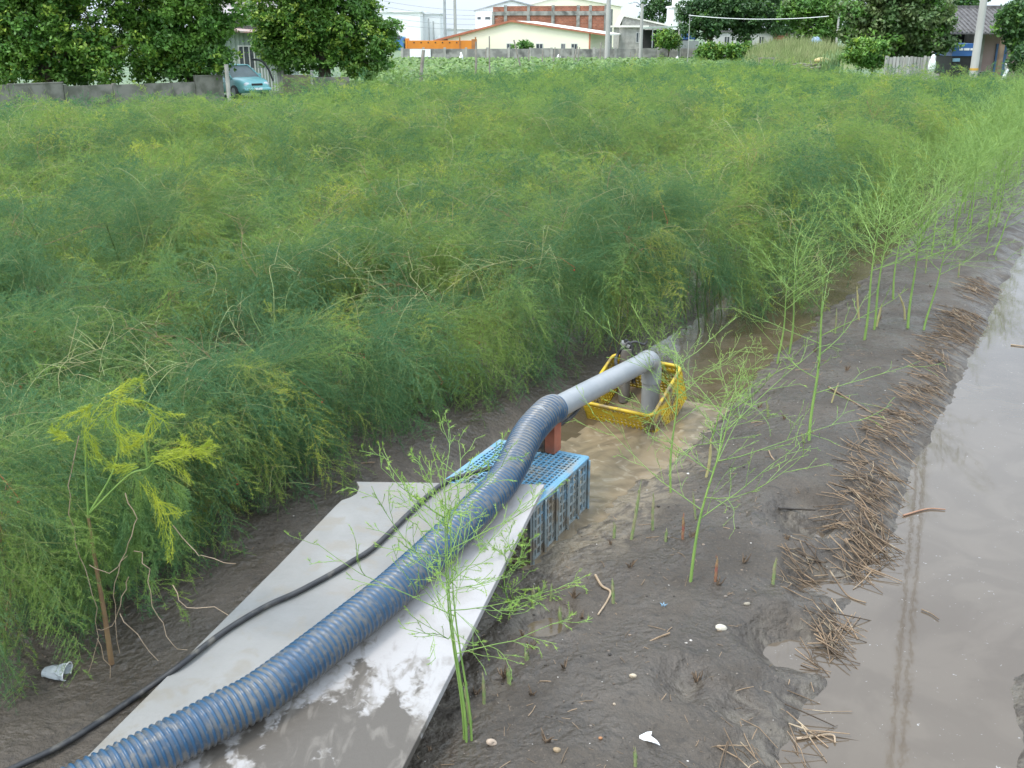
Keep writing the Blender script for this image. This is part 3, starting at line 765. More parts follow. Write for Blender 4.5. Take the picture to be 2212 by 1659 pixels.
def scatter(name, pts, rots, scl, idx, coll_):
    me = bpy.data.meshes.new(name); n = len(pts); me.vertices.add(n)
    me.vertices.foreach_set('co', np.array(pts, np.float32).reshape(-1))
    a = me.attributes.new('rot', 'FLOAT_VECTOR', 'POINT'); a.data.foreach_set('vector', np.array(rots, np.float32).reshape(-1))
    a = me.attributes.new('scl', 'FLOAT', 'POINT'); a.data.foreach_set('value', np.array(scl, np.float32))
    a = me.attributes.new('idx', 'INT', 'POINT'); a.data.foreach_set('value', np.array(idx, np.int32))
    o = bpy.data.objects.new(name, me); COL.objects.link(o)
    ng = bpy.data.node_groups.new(name + '_nodes', 'GeometryNodeTree')
    ng.interface.new_socket('Geometry', in_out='INPUT', socket_type='NodeSocketGeometry'); ng.interface.new_socket('Geometry', in_out='OUTPUT', socket_type='NodeSocketGeometry')
    N = ng.nodes; L = ng.links
    gi = N.new('NodeGroupInput'); go_ = N.new('NodeGroupOutput'); ci = N.new('GeometryNodeCollectionInfo'); ci.inputs[0].default_value = coll_
    ci.inputs['Separate Children'].default_value = True; ci.inputs['Reset Children'].default_value = True
    ip = N.new('GeometryNodeInstanceOnPoints'); ip.inputs['Pick Instance'].default_value = True
    def na(t, nm):
        x = N.new('GeometryNodeInputNamedAttribute'); x.data_type = t; x.inputs['Name'].default_value = nm
        return next(s for s in x.outputs if s.enabled and s.name == 'Attribute')
    er = N.new('FunctionNodeEulerToRotation'); L.new(na('FLOAT_VECTOR', 'rot'), er.inputs[0])
    L.new(gi.outputs[0], ip.inputs['Points']); L.new(ci.outputs[0], ip.inputs['Instance']); L.new(na('INT', 'idx'), ip.inputs['Instance Index'])
    L.new(er.outputs[0], ip.inputs['Rotation']); L.new(na('FLOAT', 'scl'), ip.inputs['Scale']); L.new(ip.outputs[0], go_.inputs[0])
    md = o.modifiers.new('scatter', 'NODES'); md.node_group = ng
    return o
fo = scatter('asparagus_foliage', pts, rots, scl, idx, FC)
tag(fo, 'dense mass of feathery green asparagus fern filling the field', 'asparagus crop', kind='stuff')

# ------------------------------------------------------------------ lone yellow fern at the left
def frond_on_curve(rg, P, nb, bl, nn, nl, nw, stemw=.003, droop=.3, fwd=.7):
    P = [np.array(p) for p in bez(P, 8)]; n = len(P); T = []; mi = []
    def rib(A, B, w):
        t = B - A; sd = np.cross(t, rg.normal(size=3)); sd /= np.linalg.norm(sd) + 1e-9
        T.append([A - sd * w, A + sd * w, B]); mi.append(1); T.append([A + sd * w, B + sd * w * .9, B - sd * w * .9]); mi.append(1)
    for i in range(n - 1): rib(P[i], P[i + 1], stemw * (1 - .7 * i / n))
    for k in range(nb):
        q_ = (k + rg.uniform()) / nb * (n - 1.001); i = int(q_); p = P[i] + (P[i + 1] - P[i]) * (q_ - i); t = P[i + 1] - P[i]; t /= np.linalg.norm(t)
        r = rg.normal(size=3); r -= t * r.dot(t); r /= np.linalg.norm(r); d = t * fwd + r * .7; d /= np.linalg.norm(d)
        bL = bl * (1.1 - .7 * q_ / n) * rg.uniform(.6, 1.2); e = p + d * bL + np.array([0, 0, -1]) * bL * droop
        rib(p, e, stemw * .4); tt = rg.uniform(0, 1, nn)[:, None]; pos = p + d * bL * tt + np.array([0, 0, -1]) * bL * droop * tt ** 2
        nd = rg.normal(size=(nn, 3)); nd /= np.linalg.norm(nd, axis=1)[:, None]; nd = nd * .7 + d * .8; nd /= np.linalg.norm(nd, axis=1)[:, None]
        sd = np.cross(nd, rg.normal(size=(nn, 3))); sd /= np.linalg.norm(sd, axis=1)[:, None]; ll = nl * rg.uniform(.6, 1.2, nn)[:, None]
        T.extend(np.stack([pos - sd * nw / 2, pos + sd * nw / 2, pos + nd * ll], 1)); mi.extend([0] * nn)
    return np.array(T), np.array(mi)
M_yfern = mat('yellow_fern', (.48, .53, .05), (.33, .43, .05), 6, .6, trans=.35, island=.15)
M_gfern = mat('green_fern', (.09, .20, .07), (.20, .32, .07), 6, .6, trans=.35)
M_young = mat('young_green', (.27, .42, .10), (.20, .35, .085), 8, .55, trans=.15)
M_ytip = mat('young_tips', (.34, .50, .07), (.25, .42, .07), 8, .55, trans=.25, island=.2)
M_shoot = mat('shoot_green', (.20, .28, .10), (.30, .27, .15), 18, .6, c3=(.30, .20, .15), c3scale=8, c3lo=.58, c3hi=.7)
M_brownstem = mat('brown_stem', (.26, .17, .08), (.20, .12, .06), 9, .7)
def z5(x, y): return x * .5304, 778.9 + y * .5304
def yellow_plant():
    b0 = Gt(240, 1432); Yb = b0.y
    root = thing('yellowing_asparagus', 'asparagus plant with bright yellow tips over a brown stem left of the concrete sheet', 'plant', b0)
    def C(lst, Y): return [Pt(*z5(x, y), Y) - b0 for x, y in lst]
    P = C([(455, 1235), (420, 1000), (385, 800), (360, 640)], Yb - .02)
    MB().tube(bez(P, 6), [.014 - .0004 * i for i in range(19)], 8).build('stem', M_brownstem, root)
    rg2 = np.random.default_rng(9)
    yel = [[(345, 290), (400, 190), (480, 150), (560, 165)], [(480, 160), (560, 180), (650, 215), (740, 218)], [(450, 150), (520, 95), (570, 75)], [(470, 170), (460, 240), (520, 285), (560, 300)],
           [(600, 200), (625, 240), (590, 300), (560, 310)], [(345, 270), (370, 340), (405, 392)], [(300, 330), (245, 300), (235, 260)], [(380, 180), (330, 200), (260, 235)], [(620, 390), (680, 395), (760, 470)], [(640, 380), (720, 380), (800, 365), (895, 405)],
           [(690, 370), (740, 345), (750, 310)], [(780, 370), (830, 350), (852, 325)], [(590, 470), (640, 560), (690, 590), (730, 610)], [(620, 540), (660, 640), (680, 720), (683, 800)], [(480, 300), (500, 350), (560, 340)], [(560, 420), (500, 430), (450, 425)]]
    jq = random.Random(5); yel = yel + [[(x + jq.uniform(-26, 26), y + jq.uniform(-22, 22)) for x, y in c] for c in yel] + [[(x + jq.uniform(-40, 40), y + jq.uniform(-30, 45)) for x, y in c] for c in yel[2:]]
    for k, c in enumerate(yel):
        T, mi_ = frond_on_curve(rg2, C(c, Yb - .12 - .03 * (k % 4)), 30, .052, 11, .012, .0013, stemw=.0022, fwd=1.15)
        o = bpy.data.objects.new('yellow_frond', np_mesh('yellow_frond', T, 3, [M_yfern, M_yfern], mi_)); COL.objects.link(o); o.parent = root
    for c in [[(360, 640), (350, 480), (345, 300)], [(365, 620), (470, 420), (480, 160)], [(365, 620), (520, 470), (600, 440), (640, 390)], [(600, 430), (590, 300), (620, 220)]]:
        P = bez(C(c, Yb - .08), 6); MB().tube(P, [.0055 - .003 * i / len(P) for i in range(len(P))], 5).build('green_branch', M_young, root)
    for k in range(34):
        x0, y0 = rg2.uniform(300, 720), rg2.uniform(330, 760); x1 = x0 + rg2.uniform(-70, 120); y1 = y0 + rg2.uniform(160, 380)
        T, mi_ = frond_on_curve(rg2, C([(x0, y0), ((x0 + x1) / 2 + 30, (y0 + y1) / 2 - 50), (x1, y1)], Yb + rg2.uniform(-.08, .22)), 40, .07, 26, .018, .0018, fwd=.9)
        o = bpy.data.objects.new('green_frond', np_mesh('green_frond', T, 3, [M_gfern, M_gfern], mi_)); COL.objects.link(o); o.parent = root
    dry = [[(325, 310), (280, 500), (290, 690), (350, 840), (385, 1000), (385, 1200), (300, 1420), (235, 1530)], [(500, 540), (545, 640), (530, 740), (480, 860), (470, 1000), (490, 1190)],
           [(545, 770), (600, 850), (620, 1000), (680, 1120), (760, 1195)], [(520, 880), (505, 960), (470, 1060), (390, 1100)], [(390, 1130), (440, 1250), (460, 1400)], [(360, 840), (450, 860), (520, 790)], [(490, 1030), (560, 1120), (650, 1220)], [(700, 670), (760, 750), (830, 800), (960, 830)], [(710, 920), (760, 990), (930, 1025)]]
    for k, c in enumerate(dry):
        P = [p + Vector((jq.gauss(0, .006), jq.gauss(0, .012), jq.gauss(0, .006))) for p in bez(C(c, Yb - .10 - .02 * (k % 3)), 3)]
        o = MB().tube(P, [.0024 - .0012 * i / len(P) for i in range(len(P))], 5).build('dry_branch', mat('tan_twig', (.42, .32, .22), (.34, .25, .16), 12, .8) if k == 0 else bpy.data.materials['tan_twig'], root)
yellow_plant()

# ------------------------------------------------------------------ young asparagus plants on the ridge
def young_meshes(H, lean, seed, f0=.45, nbr=12, reach=.45, dens=1.0, r0=.009, tips=1.0, twin=False, cut=False):
    """(stem mesh, branch mesh); base at the origin"""
    q = random.Random(seed); st = MB(); br = MB()
    lean = Vector(lean)
    def axis_(t, off=Vector()): return off * (1 - t * .4) + Vector((lean.x * t ** 1.25, lean.y * t ** 1.25, H * t)) + Vector((.012 * math.sin(t * 7 + seed), .012 * math.cos(t * 5 + seed), 0))
    offs = [Vector()] + ([Vector((.022, .01, 0)), Vector((-.012, .02, 0))] if twin else [])
    for o in offs:
        top = 1.0 if o.length == 0 else .86
        P = [axis_(top * i / 14, o) for i in range(15)]
        st.tube(P, [max(.0022, r0 * (1 - (.45 if cut else .78) * i / 14)) for i in range(15)], 7)
        for i in range(1, 9):                                   # scale leaves on the stem
            p = axis_(.08 * i, o); a = q.uniform(0, 6.28); rr = r0 * (1 - .7 * .08 * i); e = Vector((math.cos(a), math.sin(a), 0))
            st.add([p + e * rr * .9 + Vector((-e.y, e.x, 0)) * .006, p + e * rr * .9 - Vector((-e.y, e.x, 0)) * .006, p + e * (rr + .002) + Vector((0, 0, .028))], [(0, 1, 2)])
    def twig(p, d, Lg, r, depth):
        n = 6; P = [p]; dd = d.normalized(); curl = q.uniform(-.02, .13) if depth == 0 else q.uniform(-.08, .10)
        for i in range(n):
            dd = (dd + Vector((q.gauss(0, .11), q.gauss(0, .11), curl + q.gauss(0, .05)))).normalized(); P.append(P[-1] + dd * Lg / n)
        br.tube(P, [max(.0012, r * (1 - .65 * i / n)) for i in range(n + 1)], 4 if depth < 2 else 3, 0, cap=False)
        if depth < 2:
            k = max(2, int((6 if depth == 0 else 3) * dens))
            for j in range(k):
                t = (j + q.uniform(.3, 1)) / k; i = min(n - 1, int(t * n)); pp = P[i].lerp(P[i + 1], t * n - i); tt = (P[i + 1] - P[i]).normalized()
                s = Vector((q.gauss(0, 1), q.gauss(0, 1), q.gauss(0, .7))); s = (s - tt * s.dot(tt)).normalized()
                twig(pp, tt * .8 + s * .6, Lg * (.46 if depth == 0 else .5) * q.uniform(.5, 1.1) * (1.1 - .5 * t), r * .6, depth + 1)
        for j in range(int((2 if depth < 2 else 5) * tips)):    # needles along the outer half, rooted on the twig
            t = q.uniform(.35, 1); i = min(n - 1, int(t * n)); pp = P[i].lerp(P[i + 1], t * n - i)
            d3 = (dd * 1.1 + Vector((q.gauss(0, .55), q.gauss(0, .55), q.gauss(0, .55)))).normalized(); s = d3.orthogonal().normalized() * .0010; l = q.uniform(.008, .022)
            br.add([pp - s, pp + s, pp + d3 * l], [(0, 1, 2)], 1)
    for k in range(nbr):
        t = f0 + (1 - f0) * ((k + q.random() * .6) / nbr) ** .9; a = k * 2.4 + q.uniform(-.5, .5); up_ = .15 + .75 * t * q.uniform(.4, 1.1)
        off = offs[k % len(offs)]
        twig(axis_(min(t, .98 if off.length == 0 else .84), off), Vector((math.cos(a), math.sin(a), up_)), reach * 1.5 * (1.25 - .6 * (t - f0) / (1 - f0)) * q.uniform(.7, 1.15), max(.0026, r0 * .30), 0)
    return st.mesh('stem', M_young), br.mesh('branches', [M_young, M_ytip])
def young(base_px, top_px, label, seed, **k):
    b = Gt(*base_px); b.z -= .02; t = Pt(*top_px, b.y); d = t - b
    s, br = young_meshes(d.z, (d.x, 0.05, 0), seed, **k)
    root = thing('young_asparagus', label, 'young plant', b, 0, 'young asparagus plants along the ridge')
    for nm, me_ in (('stem', s), ('branches', br)):
        o = bpy.data.objects.new(nm, me_); COL.objects.link(o); o.parent = root
    return root
Y1 = young((1003, 1605), (948, 1030), 'tall young asparagus of three close stems standing beside the low end of the concrete sheet', 1, f0=.36, nbr=24, reach=.36, dens=1.15, twin=True, tips=2.4, r0=.006)
young((1487, 1255), (1585, 880), 'young asparagus stem leaning to the right in the middle of the bare mud', 2, f0=.35, nbr=11, reach=.52, r0=.010)
young((1448, 1062), (1468, 770), 'upright young asparagus at the water edge right of the blue crate', 3, f0=.5, nbr=10, reach=.48, r0=.009)
young((1750, 950), (1784, 655), 'young asparagus with a snapped off bare top near the straw piles', 4, f0=.30, nbr=8, reach=.55, r0=.012, cut=True, dens=.8, tips=.5)
young((1682, 785), (1708, 600), 'left one of two young asparagus rooted at the ditch edge past the yellow crate', 5, f0=.6, nbr=9, reach=.45, r0=.011)
young((1706, 765), (1726, 545), 'right taller one of two young asparagus rooted at the ditch edge past the yellow crate', 6, f0=.55, nbr=12, reach=.62, r0=.011, dens=1.1)
young((1866, 735), (1906, 455), 'front left stem of the tall asparagus clump on the far ridge', 7, f0=.55, nbr=15, reach=.62, r0=.014, dens=1.2)
young((1886, 712), (1925, 470), 'bright thick asparagus stem just behind the front left stem of the clump', 8, f0=.55, nbr=14, reach=.60, r0=.014, dens=1.2)
young((1928, 645), (1950, 470), 'asparagus stem at the back of the tall clump on the far ridge', 9, f0=.5, nbr=13, reach=.6, r0=.013, dens=1.2)
young((1962, 708), (1992, 470), 'thick pale asparagus stem on the right of the tall clump', 10, f0=.6, nbr=14, reach=.62, r0=.015, dens=1.2)
young((1998, 712), (2055, 520), 'asparagus stem leaning right over the ridge beside the tall clump', 11, f0=.6, nbr=9, reach=.55, r0=.012)
young((2148, 552), (2195, 440), 'leaning young asparagus by the pond edge beyond the tall clump', 12, f0=.5, nbr=8, reach=.6, r0=.013)
young((1530, 960), (1590, 830), 'small spreading young asparagus between the leaning stem and the yellow crate', 13, f0=.2, nbr=9, reach=.42, r0=.007)
young((1100, 1320), (1085, 1200), 'bushy low asparagus sprig tucked under the right edge of the concrete sheet', 14, f0=.1, nbr=14, reach=.22, r0=.006, tips=3.2, dens=1.2)
# the thicker growth further along the ridge
far_src = [young_meshes(1.25, (.08, 0, 0), 40 + k, f0=.35, nbr=17, reach=.6, r0=.013, dens=1.2, tips=1.5) for k in range(3)]
fq = random.Random(21); protos = []
def far_young(u, v, sc):
    p = W(u, v); p.z = Tz(p) - .02
    if len(protos) < 3:
        k = len(protos); root = thing('young_asparagus', 'bright green young asparagus in the bushy stretch at the far end of the ridge', 'young plant', p, fq.uniform(0, 6), 'young asparagus at the far end of the ridge')
        for nm, me_ in zip(('stem', 'branches'), far_src[k]): o = bpy.data.objects.new(nm, me_); COL.objects.link(o); o.parent = root
        root.scale = (sc,) * 3; protos.append(root)
    else: copy_thing(protos[fq.randrange(3)], p, fq.uniform(0, 6), sc)
for k in range(64):
    v = 15.5 + 26 * (k / 64) ** 1.15 + fq.uniform(-.4, .4); far_young(-1.75 + fq.gauss(0, .33), v, fq.uniform(.75, 1.1) * (1 + .012 * (v - 15)))

# spears
SPK = []
def spear(px, py, tx, ty, label, r=.009, bend=0.0, m=None, hooked=False):
    b = Gt(px, py); b.z -= .025; t = Pt(tx, ty, b.y) - b; q = random.Random(px * 7 + py)
    P = [Vector((t.x * (i / 10) + bend * math.sin(i / 10 * PI) + q.gauss(0, .001), 0, t.z * i / 10)) for i in range(11)]
    s = MB().tube(P, [r * (1 - .12 * i / 10) if i < 8 else r * (.88 - .28 * (i - 7)) for i in range(11)], 8)
    for i in range(10):
        k = 2 + i * .8; p = P[min(10, int(k))]; a = q.uniform(0, 6.28); e = Vector((math.cos(a), math.sin(a), 0)); w_ = Vector((-e.y, e.x, 0)) * r * .6
        s.add([p + e * r * .95 - w_, p + e * r * .95 + w_, p + e * r * 1.15 + Vector((0, 0, r * 2.6))], [(0, 1, 2)])
    o = s.build('asparagus_spear', m or M_shoot, None, b); tag(o, label, 'asparagus spear', 'asparagus spears sprouting from the mud')
M_red = mat('reddish_shoot', (.28, .10, .07), (.30, .22, .10), 14, .6)
M_pale = mat('pale_stalk', (.42, .40, .17), (.36, .30, .14), 10, .6)
for a in [(1363, 1165, 1386, 1035, 'tall green asparagus spear nearest the right side of the blue crate', .010), (1410, 1145, 1412, 1062, 'green spear just right of the tallest spear beside the blue crate', .009),
          (1475, 1165, 1477, 1108, 'short reddish spear in front of the upright young asparagus', .009, 0, M_red), (1504, 1120, 1496, 1060, 'thin green spear behind the short reddish one', .007),
          (1438, 1170, 1440, 1140, 'tiny withered spear stub between the green and the reddish spears', .009), (1326, 1162, 1328, 1130, 'withered brown stub at the water edge below the blue crate', .010),
          (1151, 1308, 1152, 1262, 'pale spear stub below the blue crate by the board edge', .010), (1190, 1290, 1191, 1262, 'thin pale stub right of the board edge', .007), (1212, 1345, 1208, 1312, 'forked pale stub on the mud by the board', .011),
          (1326, 1303, 1322, 1252, 'light green spear standing beside the bent white twig', .009), (1670, 1262, 1676, 1203, 'lone pale green spear on the mud left of the straw', .010),
          (1545, 1255, 1550, 1200, 'dark red topped spear right of the leaning young asparagus', .009, 0, M_red), (1525, 1030, 1536, 945, 'yellowish leaning stalk behind the leaning young asparagus', .011, .01, M_pale),
          (1046, 1520, 1043, 1452, 'slender spear right of the triple stemmed young asparagus', .008), (1016, 1560, 1004, 1470, 'brownish spear hugging the triple stemmed young asparagus', .010), (1373, 1655, 1372, 1612, 'green spear at the bottom edge near the white scrap', .008),
          (1856, 690, 1851, 615, 'bare pale stick standing left of the tall asparagus clump', .011, 0, M_pale), (1955, 690, 1938, 630, 'curved yellowish stalk between the stems of the tall clump', .011, .03, M_pale), (1893, 705, 1905, 655, 'short dry stalk at the foot of the tall clump', .013, 0, M_pale),
          (1805, 720, 1808, 665, 'short brown stub by the ditch edge', .010), (1795, 870, 1812, 825, 'thin yellow shoot beside the snapped young asparagus', .007, 0, M_pale), (1660, 900, 1657, 865, 'small pale stub left of the snapped young asparagus', .010),
          (2000, 590, 2003, 545, 'bare stick standing on the ridge behind the clump', .010), (2070, 600, 2074, 560, 'bare stick standing on the ridge right of the leaning stem', .010), (1740, 955, 1730, 935, 'green stub at the foot of the snapped young asparagus', .009), (1100, 1475, 1098, 1440, 'brown stub on the mud beside the lower board edge', .011), (1140, 1425, 1135, 1405, 'frayed stub below the wet hollow', .012)]:
    spear(*a)

# dead stub tufts
def tuft(k):
    q = random.Random(k); b = MB()
    for i in range(q.randrange(7, 13)):
        a = q.uniform(0, 6.28); l = q.uniform(.02, .075); p = Vector((math.cos(a), math.sin(a), 0)) * q.uniform(0, .02); d = Vector((math.cos(a) * q.uniform(.1, .9), math.sin(a) * q.uniform(.1, .9), q.uniform(.7, 1.6))).normalized()
        b.tube([p - d * .012, p + d * l * .6, p + d * l + Vector((q.gauss(0, .004), q.gauss(0, .004), -.004))], [.0045, .0035, .0018], 5)
    return b.mesh('dead_stub_tuft', mat('dead_stub', (.17, .115, .07), (.10, .07, .045), 20, .85, island=.4) if 'dead_stub' not in bpy.data.materials else bpy.data.materials['dead_stub'])
TM = [tuft(k) for k in range(5)]; tq = random.Random(8)
for k, (px, py) in enumerate(((1088, 1462), (1146, 1398), (1130, 1372), (1258, 1335), (1030, 1500), (1495, 1160), (1550, 1262), (1320, 1175), (1440, 1165), (1240, 1290), (1700, 1165), (1605, 1215), (1695, 905), (1640, 880), (1760, 760), (1830, 800), (1150, 1500), (930, 1620), (1220, 1440), (1505, 1470), (1900, 690), (2010, 620), (1360, 1225), (1180, 1600))):
    o = bpy.data.objects.new('dead_stub_tuft', TM[k % 5]); COL.objects.link(o); o.location = Gt(px, py); o.rotation_euler = (0, 0, tq.uniform(0, 6.28)); o.scale = (tq.uniform(.5, .95),) * 3
    tag(o, 'small brown tuft of dead stalk stubs poking out of the bare mud', 'stub', 'dead stub tufts in the mud')
# ------------------------------------------------------------------ straw piles on the ridge edge, sticks, litter
M_straw = mat('dry_straw', (.215, .150, .092), (.130, .090, .056), 5, .8, island=.6, c3=(.30, .24, .16), c3scale=11, c3lo=.55, c3hi=.7)
def straw(px, py, n, L, rad, label, ang=None, seed=0):
    c = Gt(px, py); q = random.Random(seed + 100); rad *= q.uniform(1.15, 1.65); n = int(n * q.uniform(.9, 1.5)); b = MB(); a0 = math.atan2(AU.y, AU.x) - .15 if ang is None else ang
    for k in range(n):
        a = a0 + (q.gauss(0, .5) if q.random() < .7 else q.uniform(-1.6, 1.6)); l = L * q.uniform(.2, 1.0) * .9; r = q.uniform(.0016, .0040)
        m = AV * max(-1.5, min(1.5, q.gauss(0, 1))) * rad + AU * (max(-1.6, min(1.4, q.gauss(0, 1))) * rad * .28 + .0)
        d = Vector((math.cos(a), math.sin(a), 0)); e1 = c + m - d * l / 2; e2 = c + m + d * l / 2
        h = .012 + abs(q.gauss(0, .03)) * math.exp(-(m.length / (rad * 1.3)) ** 2)
        z1 = max(Tz(e1), -.11) + h * .7 - .006 + q.uniform(0, .022); z2 = max(Tz(e2), -.115) + h * .5
        e1.z = z1 - c.z; e2.z = z2 - c.z; e1.x -= c.x; e1.y -= c.y; e2.x -= c.x; e2.y -= c.y
        mm = (e1 + e2) / 2 + Vector((q.gauss(0, .008), q.gauss(0, .008), q.gauss(0, .006))); 
        zt = Tz(c + Vector((mm.x, mm.y, 0))) + .008 - c.z
        if mm.z < zt: mm.z = zt
        b.tube([e1, mm, e2], [r, r, r * .7], 5)
    o = b.build('straw_pile', M_straw, None, c); tag(o, label, 'straw pile', 'piles of cut dry stalks along the ridge')
straw(1870, 1075, 150, .36, .24, 'large tangled pile of dry stalks at the pond edge below the dark hollow', seed=1)
straw(1875, 1195, 90, .36, .19, 'pile of long dry stalks reaching the pond at the bend of the shore', seed=2, ang=-1.2)
straw(1905, 945, 130, .34, .26, 'dense heap of brown stalks on the slope by the pond', seed=3)
straw(1985, 860, 70, .36, .22, 'thin layer of dry stalks on the pond slope behind the dense heap', seed=4)
straw(2010, 770, 80, .40, .26, 'spread of brown stalks below the tall asparagus clump', seed=5)
straw(2065, 700, 110, .42, .28, 'combed pile of dry stalks beside the leaning asparagus stem', seed=6)
straw(2115, 630, 60, .42, .3, 'farthest pile of dry stalks along the pond', seed=7)
straw(1790, 1385, 46, .36, .15, 'loose bundle of stalks lying across the wet hollow', seed=8, ang=-.95)
straw(1735, 1260, 40, .26, .16, 'scattered short stalks left of the shore bend', seed=9, ang=-.7)
straw(1740, 1635, 18, .30, .14, 'few crossed pale stalks at the bottom edge by the pond', seed=10, ang=-.6)
straw(1600, 1640, 12, .24, .10, 'few crossed stalks in the mud at the bottom edge', seed=11, ang=-.9)
def stick(pxs, label, r, m, name='stick', cat='stick', lift=.008):
    P = [Gt(x, y) for x, y in pxs]; 
    for p in P: p.z = max(p.z, -.105) + lift
    c = P[0].copy(); PP = bez([p - c for p in P], 5)
    tag(MB().tube(PP, [r * (1 - .4 * i / len(PP)) for i in range(len(PP))], 6).build(name, m, None, c), label, cat)
M_dark = mat('wet_dark_wood', (.035, .028, .022), (.06, .05, .04), 8, .6); M_tan = bpy.data.materials['tan_twig']
stick([(1682, 1100), (1720, 1102), (1762, 1104)], 'dark wet stick lying above the hollow in the mud', .009, M_dark)
stick([(1286, 1245), (1300, 1268), (1318, 1280), (1312, 1300), (1292, 1330)], 'bent whitish twig lying on the mud right of the board', .008, M_tan, 'twig', 'twig')
stick([(1792, 1235), (1830, 1290), (1868, 1325)], 'brown stalk lying across the shore by the shore bend', .006, M_straw)
stick([(1790, 838), (1830, 862), (1885, 895)], 'long pale stalk lying beside the snapped young asparagus', .009, M_straw)
stick([(1950, 1122), (2000, 1123), (2038, 1128)], 'reddish stalk floating on the pond', .007, mat('reddish_stalk', (.34, .19, .12), (.28, .15, .09), 9, .7))
stick([(2180, 766), (2212, 770)], 'pale stalk floating at the right edge of the pond', .008, M_tan)
stick([(1985, 1355), (2005, 1362), (2022, 1375)], 'small twig floating on the pond by the right bank', .005, M_straw, 'twig', 'twig')
stick([(1720, 1605), (1790, 1622), (1800, 1640)], 'forked pale twig at the bottom edge beside the pond', .007, M_tan, 'twig', 'twig')
def stone(px, py, r, label, c, sc=(1, .8, .6), name='stone', cat='stone', seed=0):
    p = Gt(px, py); tag(MB().blob((0, 0, 0), r, seed=seed + px, sub=2, rough=1.1, sc=sc).build(name, mat('stone_%d' % px, c, tuple(x * .75 for x in c), 30, .8, bump=.003), None, Vector((p.x, p.y, p.z + r * sc[2] * .5))), label, cat)
stone(1555, 1358, .027, 'largest white stone in the middle of the mud', (.62, .57, .46)); stone(1613, 1306, .020, 'flat tan stone left of the straw bundle', (.33, .29, .22)); stone(1365, 1463, .018, 'small cream stone on the mud', (.55, .46, .33))
stone(1065, 1608, .022, 'pinkish stone beside the triple stemmed young asparagus', (.42, .33, .25)); stone(1205, 1622, .018, 'brown pebble at the bottom edge of the mud', (.34, .25, .15)); stone(1297, 1595, .010, 'orange pebble near the white scrap', (.42, .2, .09)); stone(1327, 1522, .010, 'tan pebble above the white scrap', (.45, .36, .26))
stone(808, 1605, .012, 'reddish pebble on the muddy corner of the concrete sheet', (.36, .2, .14))
def scrap():
    p = Gt(1400, 1600); b = MB()
    A_ = [(-.035, .03), (.0, .042), (.02, .03), (.012, .005), (.035, -.03), (.045, -.055), (.03, -.05), (.0, -.02), (-.02, 0), (-.038, .012)]
    b.prism([(x, y, .012 + .012 * math.sin(x * 60)) for x, y in A_], (0, 0, .003)); tag(b.build('plastic_scrap', mat('white_plastic', (.8, .8, .78), (.7, .7, .7), 10, .4), None, p), 'torn white plastic scrap lying on the mud at the bottom', 'plastic scrap')
    p = Gt(1433, 1310); b = MB()
    for a in (0, 1.3, 2.5, 3.9, 5.1): b.add([Vector((math.cos(a + .6) * .006, math.sin(a + .6) * .006, .01)), Vector((math.cos(a - .6) * .006, math.sin(a - .6) * .006, .01)), Vector((math.cos(a) * .024, math.sin(a) * .024, .018)), Vector((math.cos(a) * .012, math.sin(a) * .012, .004))], [(0, 1, 2), (0, 3, 1), (0, 2, 3), (1, 3, 2)])
    tag(b.build('plastic_scrap', mat('blue_scrap', (.22, .38, .5), (.2, .3, .4), 10, .5), None, p), 'tiny pale blue star shaped plastic scrap on the mud', 'plastic scrap')
    p = Gt(122, 1462); root = thing('crushed_cup', 'crushed clear plastic cup lying under the fern at the left edge', 'plastic cup', p)
    mc = mat('clear_plastic', (.62, .66, .68), (.5, .54, .56), 20, .2, trans=.4)
    vs = []; n = 18; q = random.Random(4)
    for i in range(7):
        for k in range(n):
            a = 2 * PI * k / n; r = (.030 + .004 * i) * (1 + q.uniform(-.12, .12)); vs.append(Vector((-.055 + .018 * i, math.cos(a) * r, .028 + math.sin(a) * r * .62)))
    b = MB().add(vs, [(i * n + k, i * n + (k + 1) % n, (i + 1) * n + (k + 1) % n, (i + 1) * n + k) for i in range(6) for k in range(n)]); b.build('cup_wall', mc, root)
    MB().tube([(.055, math.cos(2 * PI * k / n) * .056, .030 + math.sin(2 * PI * k / n) * .035) for k in range(n + 1)], .003, 5).build('cup_rim', bpy.data.materials['white_plastic'], root)
scrap()
def debris():
    q = random.Random(31); b = MB(); n = 0
    while n < 3600:
        u = q.uniform(-4.6, -.75); v = 2.4 + 11 * q.random() ** 1.4
        if -3.95 < u < -2.45 and not (u > -2.75 and v < 5.5): continue
        p = W(u, v); z = Tz(p)
        if z < -.07: continue
        p.z = z + .001; k = q.random(); mi_ = 0 if k < .34 else (1 if k < .62 else (2 if k < .93 else 3)); s = .0042 * q.lognormvariate(0, .5)
        if mi_ in (1,):
            a = q.uniform(0, PI); d = Vector((math.cos(a), math.sin(a), q.uniform(-.05, .15))) * s * q.uniform(2.5, 9); d *= .75; b.tube([p - d, p + Vector((q.gauss(0, .3), q.gauss(0, .3), .2)) * s, p + d], s * .24, 4, mi_, smooth=False)
        else: b.blob(p, s * (.62 if mi_ == 3 else .9), mi_, n, 1, .5, (1, .8, .5))
        n += 1
    ms = [mat('crumb_dark', (.035, .03, .025), (.06, .05, .042), 20, .8), mat('crumb_straw', (.27, .19, .12), (.2, .14, .085), 20, .8, island=.4), mat('crumb_grey', (.14, .12, .10), (.2, .15, .11), 20, .8, island=.4), mat('crumb_white', (.6, .58, .54), (.5, .45, .4), 20, .7)]
    tag(b.build('mud_debris', ms), 'bits of root, straw and grit strewn over the mud', 'debris', kind='stuff')
debris()

